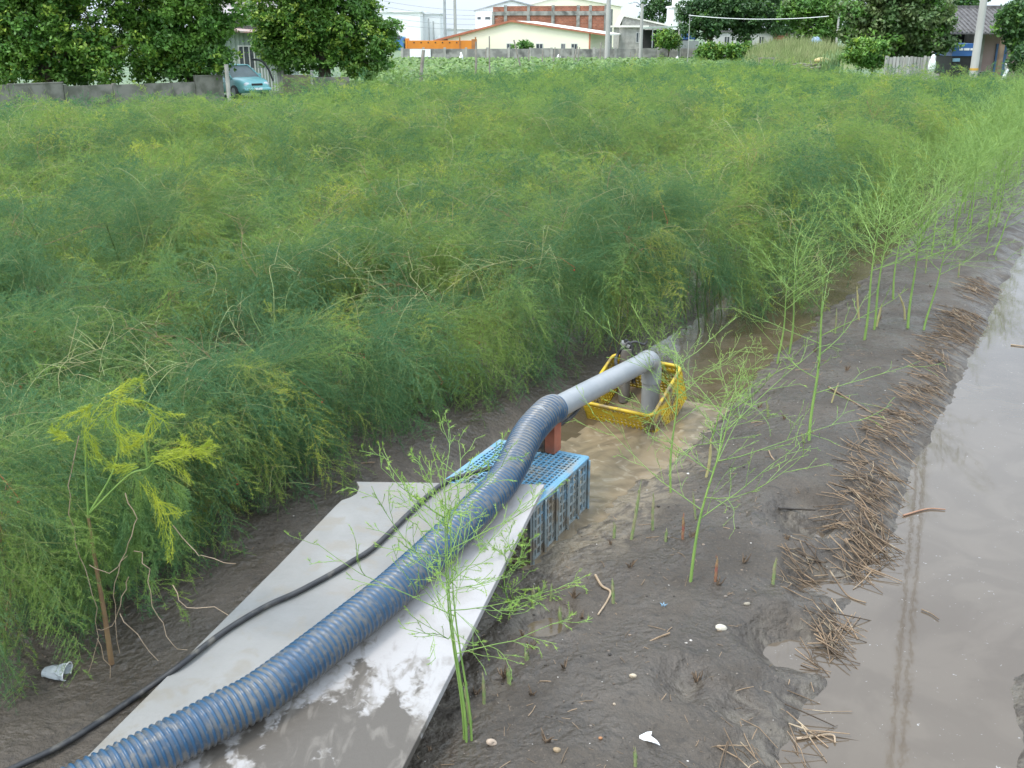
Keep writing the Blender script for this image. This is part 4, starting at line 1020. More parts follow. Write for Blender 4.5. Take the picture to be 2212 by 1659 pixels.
# ------------------------------------------------------------------ trees
def leaf_mat(name, a, b_, rough=.5):
    m = mat(name, a, b_, .9, rough, trans=.28, island=.35, lo=.38, hi=.62); return m
M_leafA = leaf_mat('glossy_leaf', (.085, .205, .035), (.155, .30, .045)); M_leafB = leaf_mat('dark_leaf', (.045, .11, .035), (.075, .16, .045)); M_leafC = leaf_mat('olive_leaf', (.09, .165, .05), (.15, .20, .07)); M_leafY = leaf_mat('young_leaf', (.32, .44, .06), (.22, .36, .05))
M_bark = mat('bark', (.13, .10, .075), (.09, .07, .05), 6, .85, bump=.02, stretch=(1, 1, .3))
def crown_mesh(lobes, n, size, seed, mats, ytop=.25, cl=14, flat=.5):
    """lobes: (centre, (rx, ry, rz)); n leaves; clumps of cl leaves near the lobes' surfaces"""
    g = np.random.default_rng(seed); wts = np.array([r[0] * r[1] + r[0] * r[2] + r[1] * r[2] for c, r in lobes]); wts = wts / wts.sum()
    nc = n // cl; li = g.choice(len(lobes), nc, p=wts)
    C_ = np.array([c for c, r in lobes]); R_ = np.array([r for c, r in lobes]); nb = max(40, len(lobes) * 42); bl_ = g.choice(len(lobes), nb, p=wts)
    bd = g.normal(size=(nb, 3)); bd /= np.linalg.norm(bd, axis=1)[:, None]; bc = C_[bl_] + bd * R_[bl_] * g.uniform(.55, 1.0, nb)[:, None]; br_ = R_[bl_].min(1) * g.uniform(.24, .50, nb)
    bi = g.choice(nb, nc, p=br_ ** 2 / (br_ ** 2).sum()); d = g.normal(size=(nc, 3)) + bd[bi] * .5 + np.array([0, 0, .55]); d /= np.linalg.norm(d, axis=1)[:, None]
    rad = 1 - .35 * g.random(nc) ** 1.5; ctr = bc[bi] + d * br_[bi][:, None] * rad[:, None] * np.array([1.15, 1.15, .85]); csz = size * g.uniform(.7, 1.5, nc)
    lp = np.repeat(ctr, cl, 0) + g.normal(size=(nc * cl, 3)) * np.repeat(csz, cl)[:, None] * np.array([1, 1, .75])
    nn = np.repeat(d, cl, 0) * .55 + g.normal(size=(nc * cl, 3)) * .75 + np.array([0, 0, flat]); nn /= np.linalg.norm(nn, axis=1)[:, None]
    a = np.cross(nn, g.normal(size=nn.shape)); a /= np.linalg.norm(a, axis=1)[:, None]; b = np.cross(nn, a); s = size * g.uniform(.6, 1.2, nc * cl)[:, None]
    V = np.stack([lp - a * s, lp - b * s * .5 - nn * s * .12, lp + a * s, lp + b * s * .5 - nn * s * .12], 1)
    yb = g.random(nb) < .55; yng = (np.repeat(g.random(nc) + d[:, 2] * -.25, cl) < ytop * 1.25) & (np.repeat(rad, cl) > .80) & yb[np.repeat(bi, cl)]
    return np_mesh('crown', V, 4, mats, np.where(yng, 1, 0))
def tree(label, px, Y, lobes_px, n, size, seed, mats, trunk=None, name='leafy_tree', group=None, ytop=.25, depth=.8, zbase=0.0, cat='tree', flat=.5):
    """lobes_px: (px, py, half width px, half height px[, dy])"""
    base = Vector((X_(px, Y), Y, zbase)); sx = Pt(px + 1, 100, Y).x - Pt(px, 100, Y).x
    lobes = []
    for l in lobes_px:
        c = Pt(l[0], l[1], Y); dy = l[4] if len(l) > 4 else 0
        lobes.append(((c.x - base.x, dy, c.z - zbase), (l[2] * sx, l[2] * sx * depth, l[3] * sx)))
    root = thing(name, label, cat, base, 0, group)
    o = bpy.data.objects.new('crown', crown_mesh(lobes, n, size, seed, mats, ytop, flat=flat)); COL.objects.link(o); o.parent = root
    q = random.Random(seed); t = MB(); zc = max(.6, min(c[2] for c, r in lobes)); r0 = trunk or .18
    P = bez([(0, 0, -.1), (q.uniform(-.1, .1), 0, zc * .5), (q.uniform(-.15, .15), 0, zc)], 5); t.tube(P, [r0 * (1.25 - .45 * i / len(P)) for i in range(len(P))], 9)
    for c, r in lobes:
        e = Vector(c) + Vector((0, 0, r[2] * .3)); s0 = P[-3]; t.tube(bez([s0, (s0 + e) / 2 + Vector((q.gauss(0, .15), q.gauss(0, .15), .2)), e], 4), [r0 * (.6 - .055 * i) for i in range(9)], 6)
        for k in range(4):
            e2 = Vector(c) + Vector((q.uniform(-1, 1) * r[0], q.uniform(-1, 1) * r[1], q.uniform(-.6, .9) * r[2])) * .8; t.tube([e.lerp(s0, .35), e2], [r0 * .22, r0 * .06], 5, cap=False)
    t.build('trunk', M_bark, root)
    return root
GL = 'trees behind the concrete wall on the left'
tree('broad dense tree filling the top left corner behind the concrete wall', 90, 45.5, [(60, 60, 125, 95), (-60, 20, 120, 120), (190, 20, 110, 110), (150, 120, 115, 62, -.5), (20, 135, 110, 50, -.6), (-100, 120, 110, 60), (100, 150, 120, 45, .6), (230, 140, 80, 48), (-20, 70, 120, 70), (60, -120, 180, 110), (260, 120, 75, 60, -.4)], 100000, .105, 1, [M_leafA, M_leafY], .3, group=GL, ytop=.34)
tree('dense tree beside the parked car with darker leaves on its right', 400, 47, [(390, 55, 90, 80), (440, 25, 78, 75), (350, 110, 85, 62, -.4), (440, 120, 62, 55), (455, 140, 42, 40, -.3), (350, 140, 70, 45), (320, 10, 90, 90), (400, -110, 120, 95)], 76000, .105, 2, [M_leafA, M_leafY], .25, group=GL, ytop=.20)
tree('rounded dense tree right of the metal gate', 700, 53, [(640, 50, 85, 80), (720, 30, 85, 85), (790, 80, 68, 66), (690, 115, 90, 48), (790, 120, 60, 42), (610, 105, 62, 45), (680, -60, 110, 90)], 74000, .11, 3, [M_leafA, M_leafY], .3, group=GL, ytop=.26)
GR = 'trees round the houses on the far right'
tree('dark round tree in front of the white house, left of its pair', 1535, 103, [(1520, 45, 52, 36), (1555, 20, 48, 40), (1500, 25, 34, 30), (1490, 62, 24, 18)], 13000, .17, 4, [M_leafB, M_leafA], .28, group=GR, ytop=.15)
tree('dark round tree in front of the white house, right of its pair', 1612, 103, [(1600, 42, 50, 34), (1640, 22, 50, 38), (1585, 20, 42, 36), (1668, 52, 28, 22)], 13000, .17, 5, [M_leafB, M_leafA], .3, group=GR, ytop=.15)
tree('dark tree standing before the grey shed roof beyond the white house', 1700, 112, [(1690, 48, 32, 30), (1710, 20, 32, 32)], 4000, .17, 6, [M_leafB, M_leafA], .2, group=GR, ytop=.12)
tree('loose mid green tree behind the clothes wire post', 1772, 96, [(1765, 60, 52, 36), (1745, 25, 50, 40), (1800, 20, 48, 42), (1780, 82, 40, 20)], 14000, .17, 7, [M_leafA, M_leafC], .2, group=GR, ytop=.3)
tree('big spreading olive tinged tree left of the tiled house', 1930, 62, [(1900, 60, 70, 52), (1960, 40, 78, 58), (2000, 75, 58, 46), (1870, 95, 52, 36), (1930, 105, 66, 34), (2020, 40, 45, 45), (1850, 35, 40, 38), (1940, -20, 80, 50)], 44000, .14, 8, [M_leafC, M_leafA], .3, group=GR, ytop=.35)
tree('leafy tree at the right edge past the concrete pole', 2215, 60, [(2205, 60, 42, 45), (2225, 30, 45, 45), (2235, 90, 45, 40)], 18000, .14, 9, [M_leafB, M_leafA], .2, group=GR, ytop=.3)
tree('tall dark tree rising behind the grey shed by the white tower', 1425, 160, [(1425, 30, 36, 36), (1400, 48, 22, 20), (1440, 0, 36, 30)], 4500, .26, 10, [M_leafB, M_leafA], .3, group=GR, ytop=.1)
tree('hazy tree top showing between the white tower and the mid green tree', 1720, 170, [(1720, 15, 42, 26), (1670, 5, 40, 24), (1760, 5, 40, 28)], 4500, .28, 11, [M_leafB, M_leafC], .3, group=GR, ytop=.2)
tree('dark tree top rising behind the tiled house roof', 2075, 90, [(2075, 0, 55, 28), (2140, -30, 60, 24)], 5000, .16, 12, [M_leafB, M_leafA], .25, group=GR, ytop=.1)
GB = 'bushes before the far wall and houses'
tree('bush of broad leaves at the right end of the grey wall', 1540, 98, [(1535, 112, 26, 16), (1515, 116, 16, 12)], 2600, .15, 13, [M_leafA, M_leafY], .06, 'bush', GB, .3, cat='bush')
tree('bush of broad leaves in front of the white house windows', 1600, 97, [(1600, 112, 34, 16), (1570, 110, 18, 16)], 3000, .15, 14, [M_leafA, M_leafY], .06, 'bush', GB, .3, cat='bush')
tree('leafy bush beside the pole and the blue board', 1443, 106, [(1440, 84, 28, 16), (1455, 90, 18, 12)], 2400, .15, 15, [M_leafA, M_leafY], .06, 'bush', GB, .4, cat='bush')
tree('small bush showing over the wall before the cream warehouse', 1133, 111, [(1133, 100, 22, 8)], 1400, .14, 16, [M_leafA, M_leafB], .05, 'bush', GB, .2, cat='bush')
tree('low bush of large leaves under the big olive tinged tree', 1890, 58, [(1880, 118, 40, 26), (1850, 112, 26, 24)], 5000, .11, 17, [M_leafA, M_leafY], .06, 'bush', GB, .25, cat='bush')
tree('dark bush by the right edge beside the scooter', 2208, 56, [(2205, 135, 24, 18), (2220, 120, 24, 22)], 3000, .1, 18, [M_leafB, M_leafA], .05, 'bush', GB, .2, cat='bush')

# low crops between the fern and the grey wall, long grass on the mound
def crop():
    g = np.random.default_rng(77); n = 26000; Y = g.uniform(44, 106, n); X = g.uniform(-20, 26, n) * (Y / 100 + .1); 
    keep = (X > -.16 * Y); X, Y = X[keep], Y[keep]; n = len(X); lp = np.stack([X, Y, g.uniform(.08, .35, n)], 1)
    nn = g.normal(size=(n, 3)) * .5 + np.array([0, -.3, 1]); nn /= np.linalg.norm(nn, axis=1)[:, None]; a = np.cross(nn, g.normal(size=nn.shape)); a /= np.linalg.norm(a, axis=1)[:, None]; b = np.cross(nn, a); s = g.uniform(.10, .22, n)[:, None]
    V = np.stack([lp - a * s, lp - b * s * .7, lp + a * s, lp + b * s * .7], 1)
    o = bpy.data.objects.new('crop_leaves', np_mesh('crop_leaves', V, 4, leaf_mat('crop_leaf', (.13, .23, .06), (.20, .30, .09)))); COL.objects.link(o); tag(o, 'low pale green crop before the far grey wall', 'crop', kind='stuff')
    g2 = MB(); 
crop()
def mound():
    x0, x1 = X_(1600, 95), X_(1835, 95); cx, hw = (x0 + x1) / 2, (x1 - x0) / 2; b = MB(); n = 24
    zt = Z_(97, 95)
    def hz(i, j): return zt * (math.sin(PI * i / n) ** .6) * (math.sin(PI * j / n) ** .8) - .05
    b.v = [(x0 + 2 * hw * i / n, 84 + 20 * j / n, hz(i, j)) for i in range(n + 1) for j in range(n + 1)]
    b.f = [(i * (n + 1) + j, (i + 1) * (n + 1) + j, (i + 1) * (n + 1) + j + 1, i * (n + 1) + j + 1) for i in range(n) for j in range(n)]; b.mi = [0] * len(b.f); b.smooth = [True] * len(b.f)
    tag(b.build('grassy_mound', mat('mound_soil', (.12, .17, .06), (.19, .21, .10), 1.5, .9)), 'low mound overgrown with pale grass', kind='structure')
    g = np.random.default_rng(12); m = 9000; I = g.uniform(1, n - 1, m); J = g.uniform(1, n - 1, m); P = np.array([[x0 + 2 * hw * i / n, 84 + 20 * j / n, hz(i, j)] for i, j in zip(I, J)])
    d = g.normal(size=(m, 3)) * .35 + np.array([.15, -.1, 1]); h = g.uniform(.25, .8, m)[:, None]; s = np.cross(d, np.array([.3, 1, 0])); s /= np.linalg.norm(s, axis=1)[:, None]
    V = np.stack([P - s * .03, P + s * .03, P + d * h], 1)
    o = bpy.data.objects.new('mound_grass', np_mesh('mound_grass', V, 3, mat('pale_grass', (.23, .30, .11), (.33, .36, .17), .7, .8, trans=.3, island=.25))); COL.objects.link(o); tag(o, 'long pale grass on the mound', 'grass', kind='stuff')
    # tall reed clump
    Yr = 68; root = tag(bpy.data.objects.new('reed_clump', None), 'clump of tall pale reed leaves beside the big olive tinged tree', 'reeds'); COL.objects.link(root); root.location = (X_(1800, Yr), Yr, 0)
    q = random.Random(3); b = MB()
    for k in range(70):
        a = q.uniform(0, 6.28); p = Vector((q.gauss(0, .35), q.gauss(0, .25), 0)); h_ = q.uniform(1.0, 1.9); d = Vector((math.cos(a), math.sin(a), 0)) * q.uniform(.2, .7); s_ = Vector((-d.y, d.x, 0)).normalized() * .035
        P = [p, p + d * .3 + Vector((0, 0, h_ * .6)), p + d * .8 + Vector((0, 0, h_ * .95)), p + d * 1.2 + Vector((0, 0, h_ * .85))]
        for i in range(3): w0, w1 = (1, 1, .7, .05)[i], (1, 1, .7, .05)[i + 1]; b.add([P[i] - s_ * w0, P[i] + s_ * w0, P[i + 1] + s_ * w1, P[i + 1] - s_ * w1], [(0, 1, 2, 3)])
    b.build('leaves', mat('reed_leaf', (.26, .36, .16), (.18, .28, .10), 2, .6, trans=.3, island=.2), root)
mound()

# ------------------------------------------------------------------ buildings far across the field
M_white = mat('white_render', (.87, .87, .86), (.82, .83, .83), .5, .8); M_cream = mat('cream_sheet', (.88, .85, .66), (.86, .82, .63), .4, .6); M_redtrim = mat('orange_red_trim', (.46, .17, .09), (.38, .14, .08), 1, .6)
M_conc = mat('weathered_concrete', (.34, .33, .30), (.20, .195, .18), 1.2, .85, lo=.38, hi=.62, c3=(.10, .10, .09), c3scale=.7, c3lo=.55, c3hi=.72, bump=.01); M_lconc = mat('pale_concrete', (.44, .42, .38), (.32, .31, .28), 2, .85)
M_brick = bpy.data.materials.new('brick_infill'); nt, N, L = nodes_of(M_brick)
def brickify():
    tc = N.new('ShaderNodeTexCoord'); mp = N.new('ShaderNodeMapping'); mp.inputs['Rotation'].default_value = (R(90), 0, 0); L.new(tc.outputs['Object'], mp.inputs[0])
    bt = N.new('ShaderNodeTexBrick'); bt.inputs['Scale'].default_value = 1.2; bt.inputs['Color1'].default_value = (.36, .13, .075, 1); bt.inputs['Color2'].default_value = (.27, .095, .055, 1); bt.inputs['Mortar'].default_value = (.34, .25, .2, 1); bt.inputs['Mortar Size'].default_value = .012; L.new(mp.outputs[0], bt.inputs['Vector'])
    no = N.new('ShaderNodeTexNoise'); no.inputs['Scale'].default_value = 1.1; no.inputs['Detail'].default_value = 6; L.new(tc.outputs['Object'], no.inputs['Vector'])
    hs = N.new('ShaderNodeHueSaturation'); mr = N.new('ShaderNodeMapRange'); mr.inputs[1].default_value = .3; mr.inputs[2].default_value = .7; mr.inputs[3].default_value = .7; mr.inputs[4].default_value = 1.25; L.new(no.outputs['Fac'], mr.inputs[0]); L.new(mr.outputs[0], hs.inputs['Value']); L.new(bt.outputs[0], hs.inputs['Color']); L.new(hs.outputs[0], N['Principled BSDF'].inputs['Base Color']); N['Principled BSDF'].inputs['Roughness'].default_value = .85
brickify()
M_glass = mat('dark_glass', (.05, .06, .07), (.09, .10, .11), 2, .15); M_frame = mat('window_frame', (.6, .6, .58), (.5, .5, .48), 3, .6); M_metal = mat('grey_metal', (.42, .44, .45), (.33, .34, .35), 2, .5, metal=.3)
M_roofw = mat('white_roof', (.82, .80, .72), (.72, .7, .62), .6, .5); M_tile = mat('grey_roof_tile', (.15, .145, .14), (.095, .09, .088), 3, .85, stretch=(1, 1, 1)); M_dark = mat('shade_interior', (.05, .05, .05), (.035, .035, .035), 1, .9)
M_black = mat('black_trim', (.02, .02, .02), (.03, .03, .03), 4, .5)
def pm(Y): return Pt(1001, 60, Y).x - Pt(1000, 60, Y).x        # metres per photo pixel at distance Y
def window(root, x0, x1, z0, z1, y, bars=1, parent_rot=None):
    """framed window on a wall whose outer face is y (faces -y)"""
    f = MB(); t = .07
    f.box((x0, y - .05, z0), (x1, y + .02, z0 + t)).box((x0, y - .05, z1 - t), (x1, y + .02, z1)).box((x0, y - .052, z0 + t), (x0 + t, y + .02, z1 - t)).box((x1 - t, y - .052, z0 + t), (x1, y + .02, z1 - t))
    for k in range(bars): xm = x0 + (x1 - x0) * (k + 1) / (bars + 1); f.box((xm - .03, y - .045, z0 + t), (xm + .03, y + .015, z1 - t))
    o = f.build('window', M_frame, root)
    MB().box((x0 + t, y - .02, z0 + t), (x1 - t, y - .012, z1 - t)).build('pane', M_glass, o); return o
# cream warehouse
def warehouse():
    Y = 118; k = pm(Y); rz = R(-12); p = Pt(965, 105, Y); root = thing('cream_warehouse', 'cream gabled warehouse with orange red trim behind the grey wall', 'warehouse', (p.x, Y, 0), rz)
    Wd = (1272 - 965) * k / math.cos(rz); ez1 = Z_(84, Y); ez2 = Z_(72, Y + 2); az = Z_(48, Y); ax = Wd * .46; Lg = 14
    MB().prism([(0, 0, 0), (Wd, 0, 0), (Wd, 0, ez2), (ax, 0, az), (0, 0, ez1)], (0, Lg, 0)).build('wall', M_cream, root)
    r = MB(); sl = (az - ez1) / ax; ex = -1.4
    r.prism([(ex, -.25, ez1 + sl * ex + .03), (ax, -.25, az + .03), (ax, -.25, az + .16), (ex, -.25, ez1 + sl * ex + .16)], (0, Lg + .5, 0))
    sr = (az - ez2) / (Wd - ax); e2 = Wd + 1.7; z2 = az - sr * (e2 - ax); r.prism([(ax, -.25, az + .03), (e2, -.25, z2 + .03), (e2, -.25, z2 + .16), (ax, -.25, az + .16)], (0, Lg + .5, 0)); r.build('roof', M_roofw, root)
    t = MB(); t.prism([(ex, -.32, ez1 + sl * ex), (ax, -.32, az), (ax, -.32, az + .22), (ex, -.32, ez1 + sl * ex + .22)], (0, .06, 0)); t.prism([(ax, -.32, az), (e2, -.32, z2), (e2, -.32, z2 + .18), (ax, -.32, az + .22)], (0, .06, 0)); t.box((-.02, -.06, 0), (.14, -.003, ez1)).box((Wd - .14, -.06, 0), (Wd + .02, -.003, ez2)); t.build('trim', M_redtrim, root)
    for a, b_ in ((1098, 1113), (1162, 1178), (1216, 1226), (1238, 1252)): x = (a - 965) * k; window(root, x, x + (b_ - a) * k, Z_(108, Y), Z_(93, Y), 0)
    x = -1.2; MB().box((x, .5, .9), (-.05, .58, 2.0)).build('shutter', M_metal, root)
warehouse()
def brick_building():
    Y = 150; k = pm(Y); rz = R(-10); p = Pt(1092, 100, Y); root = thing('brick_building', 'two storey brick building with concrete frame behind the cream warehouse', 'building', (p.x, Y, 0), rz)
    Wd = (1308 - 1092) * k; zt = Z_(13, Y); zb = Z_(30, Y); zm = Z_(73, Y); D = 8
    MB().box((.02, .12, 0), (Wd - .02, D, zt)).build('wall', M_brick, root)
    c = MB(); xs = [0, 50, 103, 157, 183, 216]
    for x in xs: x = x * k; c.box((x - .22, 0, 0), (x + .22, .16, zb - .12))
    c.box((-.22, -.012, zb - .2), (Wd + .22, .14, zb + .35)); c.box((-.22, -.008, zm - .22), (Wd + .22, .14, zm + .22)); c.build('concrete_frame', M_conc, root)
    pl = MB()
    for x in [0, 50, 103, 157, 183, 216]: pl.box((x * k - .2, .02, zb + .36), (x * k + .2, .16, zt + .1))
    pl.build('parapet_post', M_conc, root)
    s = MB().box((Wd, .14, 0), (Wd + .16, D + 1.5, zt - .3)); s.build('side_wall', M_conc, root)
    for y in (1.5, 4, 6.5): MB().box((Wd + .162, y, 1), (Wd + .21, y + .9, 2.6)).build('window', M_glass, root)
    # left bay
    MB().box((-1.8, .3, 0), (-.24, D, zt - .1)).build('left_bay', M_brick, root); MB().box((-1.9, .2, zb - .2), (-.25, .29, zb + .3)).box((-1.95, .16, 0), (-1.6, .29, zb - .21)).build('left_frame', M_conc, root)
brick_building()
def gable(label, x0, x1, ax, ytop, yeave, Y, wall, trim, D=12, name='gabled_building', wins=()):
    k = pm(Y); root = thing(name, label, 'building', (X_(x0, Y), Y, 0)); Wd = (x1 - x0) * k; a = (ax - x0) * k; zt, ze = Z_(ytop, Y), Z_(yeave, Y)
    MB().prism([(0, 0, 0), (Wd, 0, 0), (Wd, 0, ze), (a, 0, zt), (0, 0, ze)], (0, D, 0)).build('wall', wall, root)
    r = MB()
    for (xa, za), (xb, zb) in (((-.3, ze - .1), (a, zt)), ((a, zt), (Wd + .3, ze - .1))): r.prism([(xa, -.2, za + .02), (xb, -.2, zb + .02), (xb, -.2, zb + .22), (xa, -.2, za + .22)], (0, D + .4, 0))
    r.build('roof', trim, root)
    for wx0, wx1, wy0, wy1 in wins: window(root, (wx0 - x0) * k, (wx1 - x0) * k, Z_(wy1, Y), Z_(wy0, Y), 0, 0)
gable('white gabled shed with grey roof edge left of the brick building', 1028, 1190, 1105, 2, 24, 175, M_white, M_metal, wins=((1031, 1040, 36, 43), (1048, 1060, 36, 43)))
gable('pale gabled roof peeping above the brick building', 1130, 1340, 1215, -8, 14, 182, M_cream, M_roofw)
def block(label, x0, x1, yt, Y, m, D=10, name='white_block', wins=(), roofm=None, over=.15):
    k = pm(Y); root = thing(name, label, 'building', (X_(x0, Y), Y, 0)); Wd = (x1 - x0) * k; zt = Z_(yt, Y)
    MB().box((0, 0, 0), (Wd, D, zt)).build('wall', m, root); MB().box((-over, -over, zt + .003), (Wd + over, D + over, zt + .22)).build('roof', roofm or m, root)
    for wx0, wx1, wy0, wy1 in wins: window(root, (wx0 - x0) * k, (wx1 - x0) * k, Z_(wy1, Y), Z_(wy0, Y), 0, 1)
    return root
block('large plain white building right of the left trees', 815, 910, 27, 155, M_white); block('pale grey building attached behind the plain white one', 912, 952, 31, 160, mat('pale_grey', (.74, .76, .77), (.70, .72, .73), .4, .8))
block('low white building between the poles and the warehouse', 952, 1060, 64, 170, M_white)
block('small grey block building right of the brick building', 1338, 1392, 59, 128, M_lconc, 8, 'grey_shed', wins=((1373, 1384, 70, 92),), roofm=M_roofw, over=.4)
gable('low shed with cream roof behind the grey block building', 1340, 1450, 1345, 36, 58, 140, M_lconc, M_roofw, D=6, name='gabled_shed')
block('narrow white tower house beside the dark trees', 1452, 1488, 16, 135, M_white, 6, 'white_tower', wins=((1460, 1470, 60, 85),)); tw = bpy.data.objects.get('white_tower')
MB().box((-.3, -1.2, Z_(16, 135)), (pm(135) * 40, -.15, Z_(-6, 135))).box((.3, -1.24, Z_(6, 135)), (pm(135) * 30, -1.205, Z_(0, 135))).build('balcony', M_white, tw)
block('long white house with three windows behind the paired dark trees', 1545, 1668, 70, 114, mat('off_white', (.62, .62, .60), (.52, .52, .5), .6, .85), 7, 'white_house', wins=((1563, 1576, 78, 95), (1609, 1622, 78, 95), (1638, 1650, 78, 95)), roofm=M_tile)
block('small red brick house with grey tiled roof beside the white house', 1669, 1702, 72, 115, M_brick, 7, 'brick_house', wins=((1692, 1701, 84, 98),), roofm=M_tile)
gable('low shed with grey tiled roof behind the grassy mound', 1690, 1790, 1735, 58, 80, 118, M_lconc, M_tile, D=6, name='tiled_shed')

def greyroofed():      # tiled house on the right
    Y = 66; k = pm(Y); x0, x1 = X_(2046, Y), X_(2260, Y); root = thing('tiled_house', 'house with dark grey tiled roof and open front on the right', 'house', (x0, Y, 0))
    Wd = x1 - x0; ze, zr = Z_(70, Y), Z_(17, Y + 3.2); dy = 3.2
    # roof tiles in steps
    r = MB(); n = 16
    for i in range(n):
        a, b_ = i / n, (i + 1) / n; za, zb = ze + (zr - ze) * a, ze + (zr - ze) * b_
        r.prism([(-.5, -1 + dy * a * 1.3, za), (-.5, -1 + dy * b_ * 1.3, zb - .01), (-.5, -1 + dy * b_ * 1.3, zb - .10), (-.5, -1 + dy * a * 1.3, za - .10)], (Wd + .8, 0, 0))
    q = int(Wd / .28)
    for i in range(q): x = -.45 + i * .28; r.tube([(x, -1.02, ze + .02), (x, -1 + dy * 1.3, zr + .02)], .045, 5, smooth=False)
    r.box((-.5, -1 + dy * 1.3 - .15, zr - .05), (Wd + .3, -1 + dy * 1.3 + .2, zr + .14)); r.prism([(-.5, -1 + dy * 1.3 + .2, zr), (-.5, 7.5, ze), (-.5, 7.5, ze - .1), (-.5, -1 + dy * 1.3 + .2, zr - .1)], (Wd + .8, 0, 0)); r.build('roof', M_tile, root)
    MB().box((0, 3.2, 0), (Wd, 3.4, ze + 1.2)).build('back_wall', M_dark, root); MB().box((-.1, 0, 0), (.1, 3.19, ze + .2)).box((-.1, 3.41, 0), (.1, 7, ze)).build('side_wall', M_lconc, root)
    x = X_(2128, Y) - x0; MB().box((x, .6, 0), (x + .2, 3.19, ze + .1)).build('partition_wall', M_lconc, root); MB().box((x + .22, .9, 0), (Wd, 1.1, ze)).build('front_wall', mat('pink_wall', (.42, .30, .28), (.36, .25, .23), 1, .8), root)
    d = MB(); x = X_(2166, Y) - x0; d.box((x, .82, .2), (x + .7, .895, 2.1)); d.build('door', mat('blue_door', (.07, .16, .33), (.06, .13, .28), 2, .5), root)
    for px in (2030, 2150): x = X_(px, Y) - x0; MB().box((x - .13, -1.0, 0), (x + .13, -.75, Z_(72, Y - 1))).build('post', mat('wooden_post', (.25, .18, .12), (.18, .13, .09), 3, .8) if px == 2030 else bpy.data.materials['wooden_post'], root)
greyroofed()
def shed_left():
    Y = 58; k = pm(Y); x0 = X_(455, Y); root = thing('corrugated_shed', 'greenish corrugated metal shed with a white framed window behind the car', 'shed', (x0, Y, 0)); Wd = X_(600, Y) - x0
    zl, zr = Z_(64, Y), Z_(78, Y); mg = mat('greenish_sheet', (.36, .42, .36), (.28, .34, .29), 1.2, .6, lo=.3, hi=.7)
    b = MB(); n = int(Wd / .12)
    for i in range(n):
        xa, xb = i * .12, (i + 1) * .12; dd = .0 if i % 2 else -.035; za = zl + (zr - zl) * xa / Wd; zb = zl + (zr - zl) * xb / Wd
        b.prism([(xa, dd, 0), (xb, dd, 0), (xb, dd, zb), (xa, dd, za)], (0, .05, 0))
    b.prism([(0, .06, 0), (Wd, .06, 0), (Wd, .06, zr), (0, .06, zl)], (0, 5, 0)); b.build('wall', mg, root)
    MB().prism([(-.2, -.4, zl + .02), (Wd + .2, -.4, zr + .02), (Wd + .2, -.4, zr + .1), (-.2, -.4, zl + .1)], (0, 5.6, 0)).build('roof', mat('rusty_roof', (.34, .17, .13), (.36, .33, .30), 3, .8), root)
    window(root, X_(514, Y) - x0, X_(550, Y) - x0, Z_(150, Y), Z_(98, Y), -.04, 2)
    Y2 = 66; x0 = X_(470, Y2); r2 = thing('upper_house', 'pale pinkish house with a tin awning rising above the corrugated shed', 'house', (x0, Y2, 0)); Wd = X_(600, Y2) - x0; zt = Z_(-40, Y2)
    MB().box((0, 0, 0), (Wd, 6, zt)).build('wall', mat('pinkish_wall', (.50, .45, .45), (.42, .39, .38), .8, .85), r2)
    za = Z_(22, Y2); MB().prism([(-.2, -1.3, za - .35), (-.2, -.01, za + .1), (-.2, -.01, za + .22), (-.2, -1.3, za - .25)], (Wd + .4, 0, 0)).build('awning', mat('tin_awning', (.46, .43, .42), (.36, .33, .33), 2, .6), r2)
    window(r2, X_(520, Y2) - x0, X_(556, Y2) - x0, Z_(56, Y2), Z_(36, Y2), 0, 1); MB().prism([(.5, -.6, Z_(70, Y2)), (Wd, -.6, Z_(74, Y2)), (Wd, -.6, Z_(68, Y2)), (.5, -.6, Z_(64, Y2))], (0, .5, 0)).build('red_ledge', mat('red_ledge', (.42, .07, .05), (.3, .05, .04), 3, .7), r2)
shed_left()

# far grey wall across the field
def far_wall():
    Y = 109; k = pm(Y); x0, x1 = X_(868, Y), X_(1515, Y); root = thing('concrete_wall', 'long low weathered grey wall behind the low crop', 'wall', (x0, Y, 0)); zt = Z_(104, Y)
    n = 14; w_ = (x1 - x0) / n; q = random.Random(5)
    for i in range(n): MB().box((i * w_ + .12, 0, -.1), ((i + 1) * w_ - .12, .14, zt - q.uniform(0, .08))).build('wall_panel', M_conc, root)
    for i in range(n + 1): MB().box((i * w_ - .117, -.05, -.1), (i * w_ + .117, .18, zt + .06)).build('wall_post', M_lconc, root)
    MB().box((X_(885, Y) - x0, -.09, .25), (X_(930, Y) - x0, -.055, zt - .1)).build('white_board', M_white, root)
far_wall()
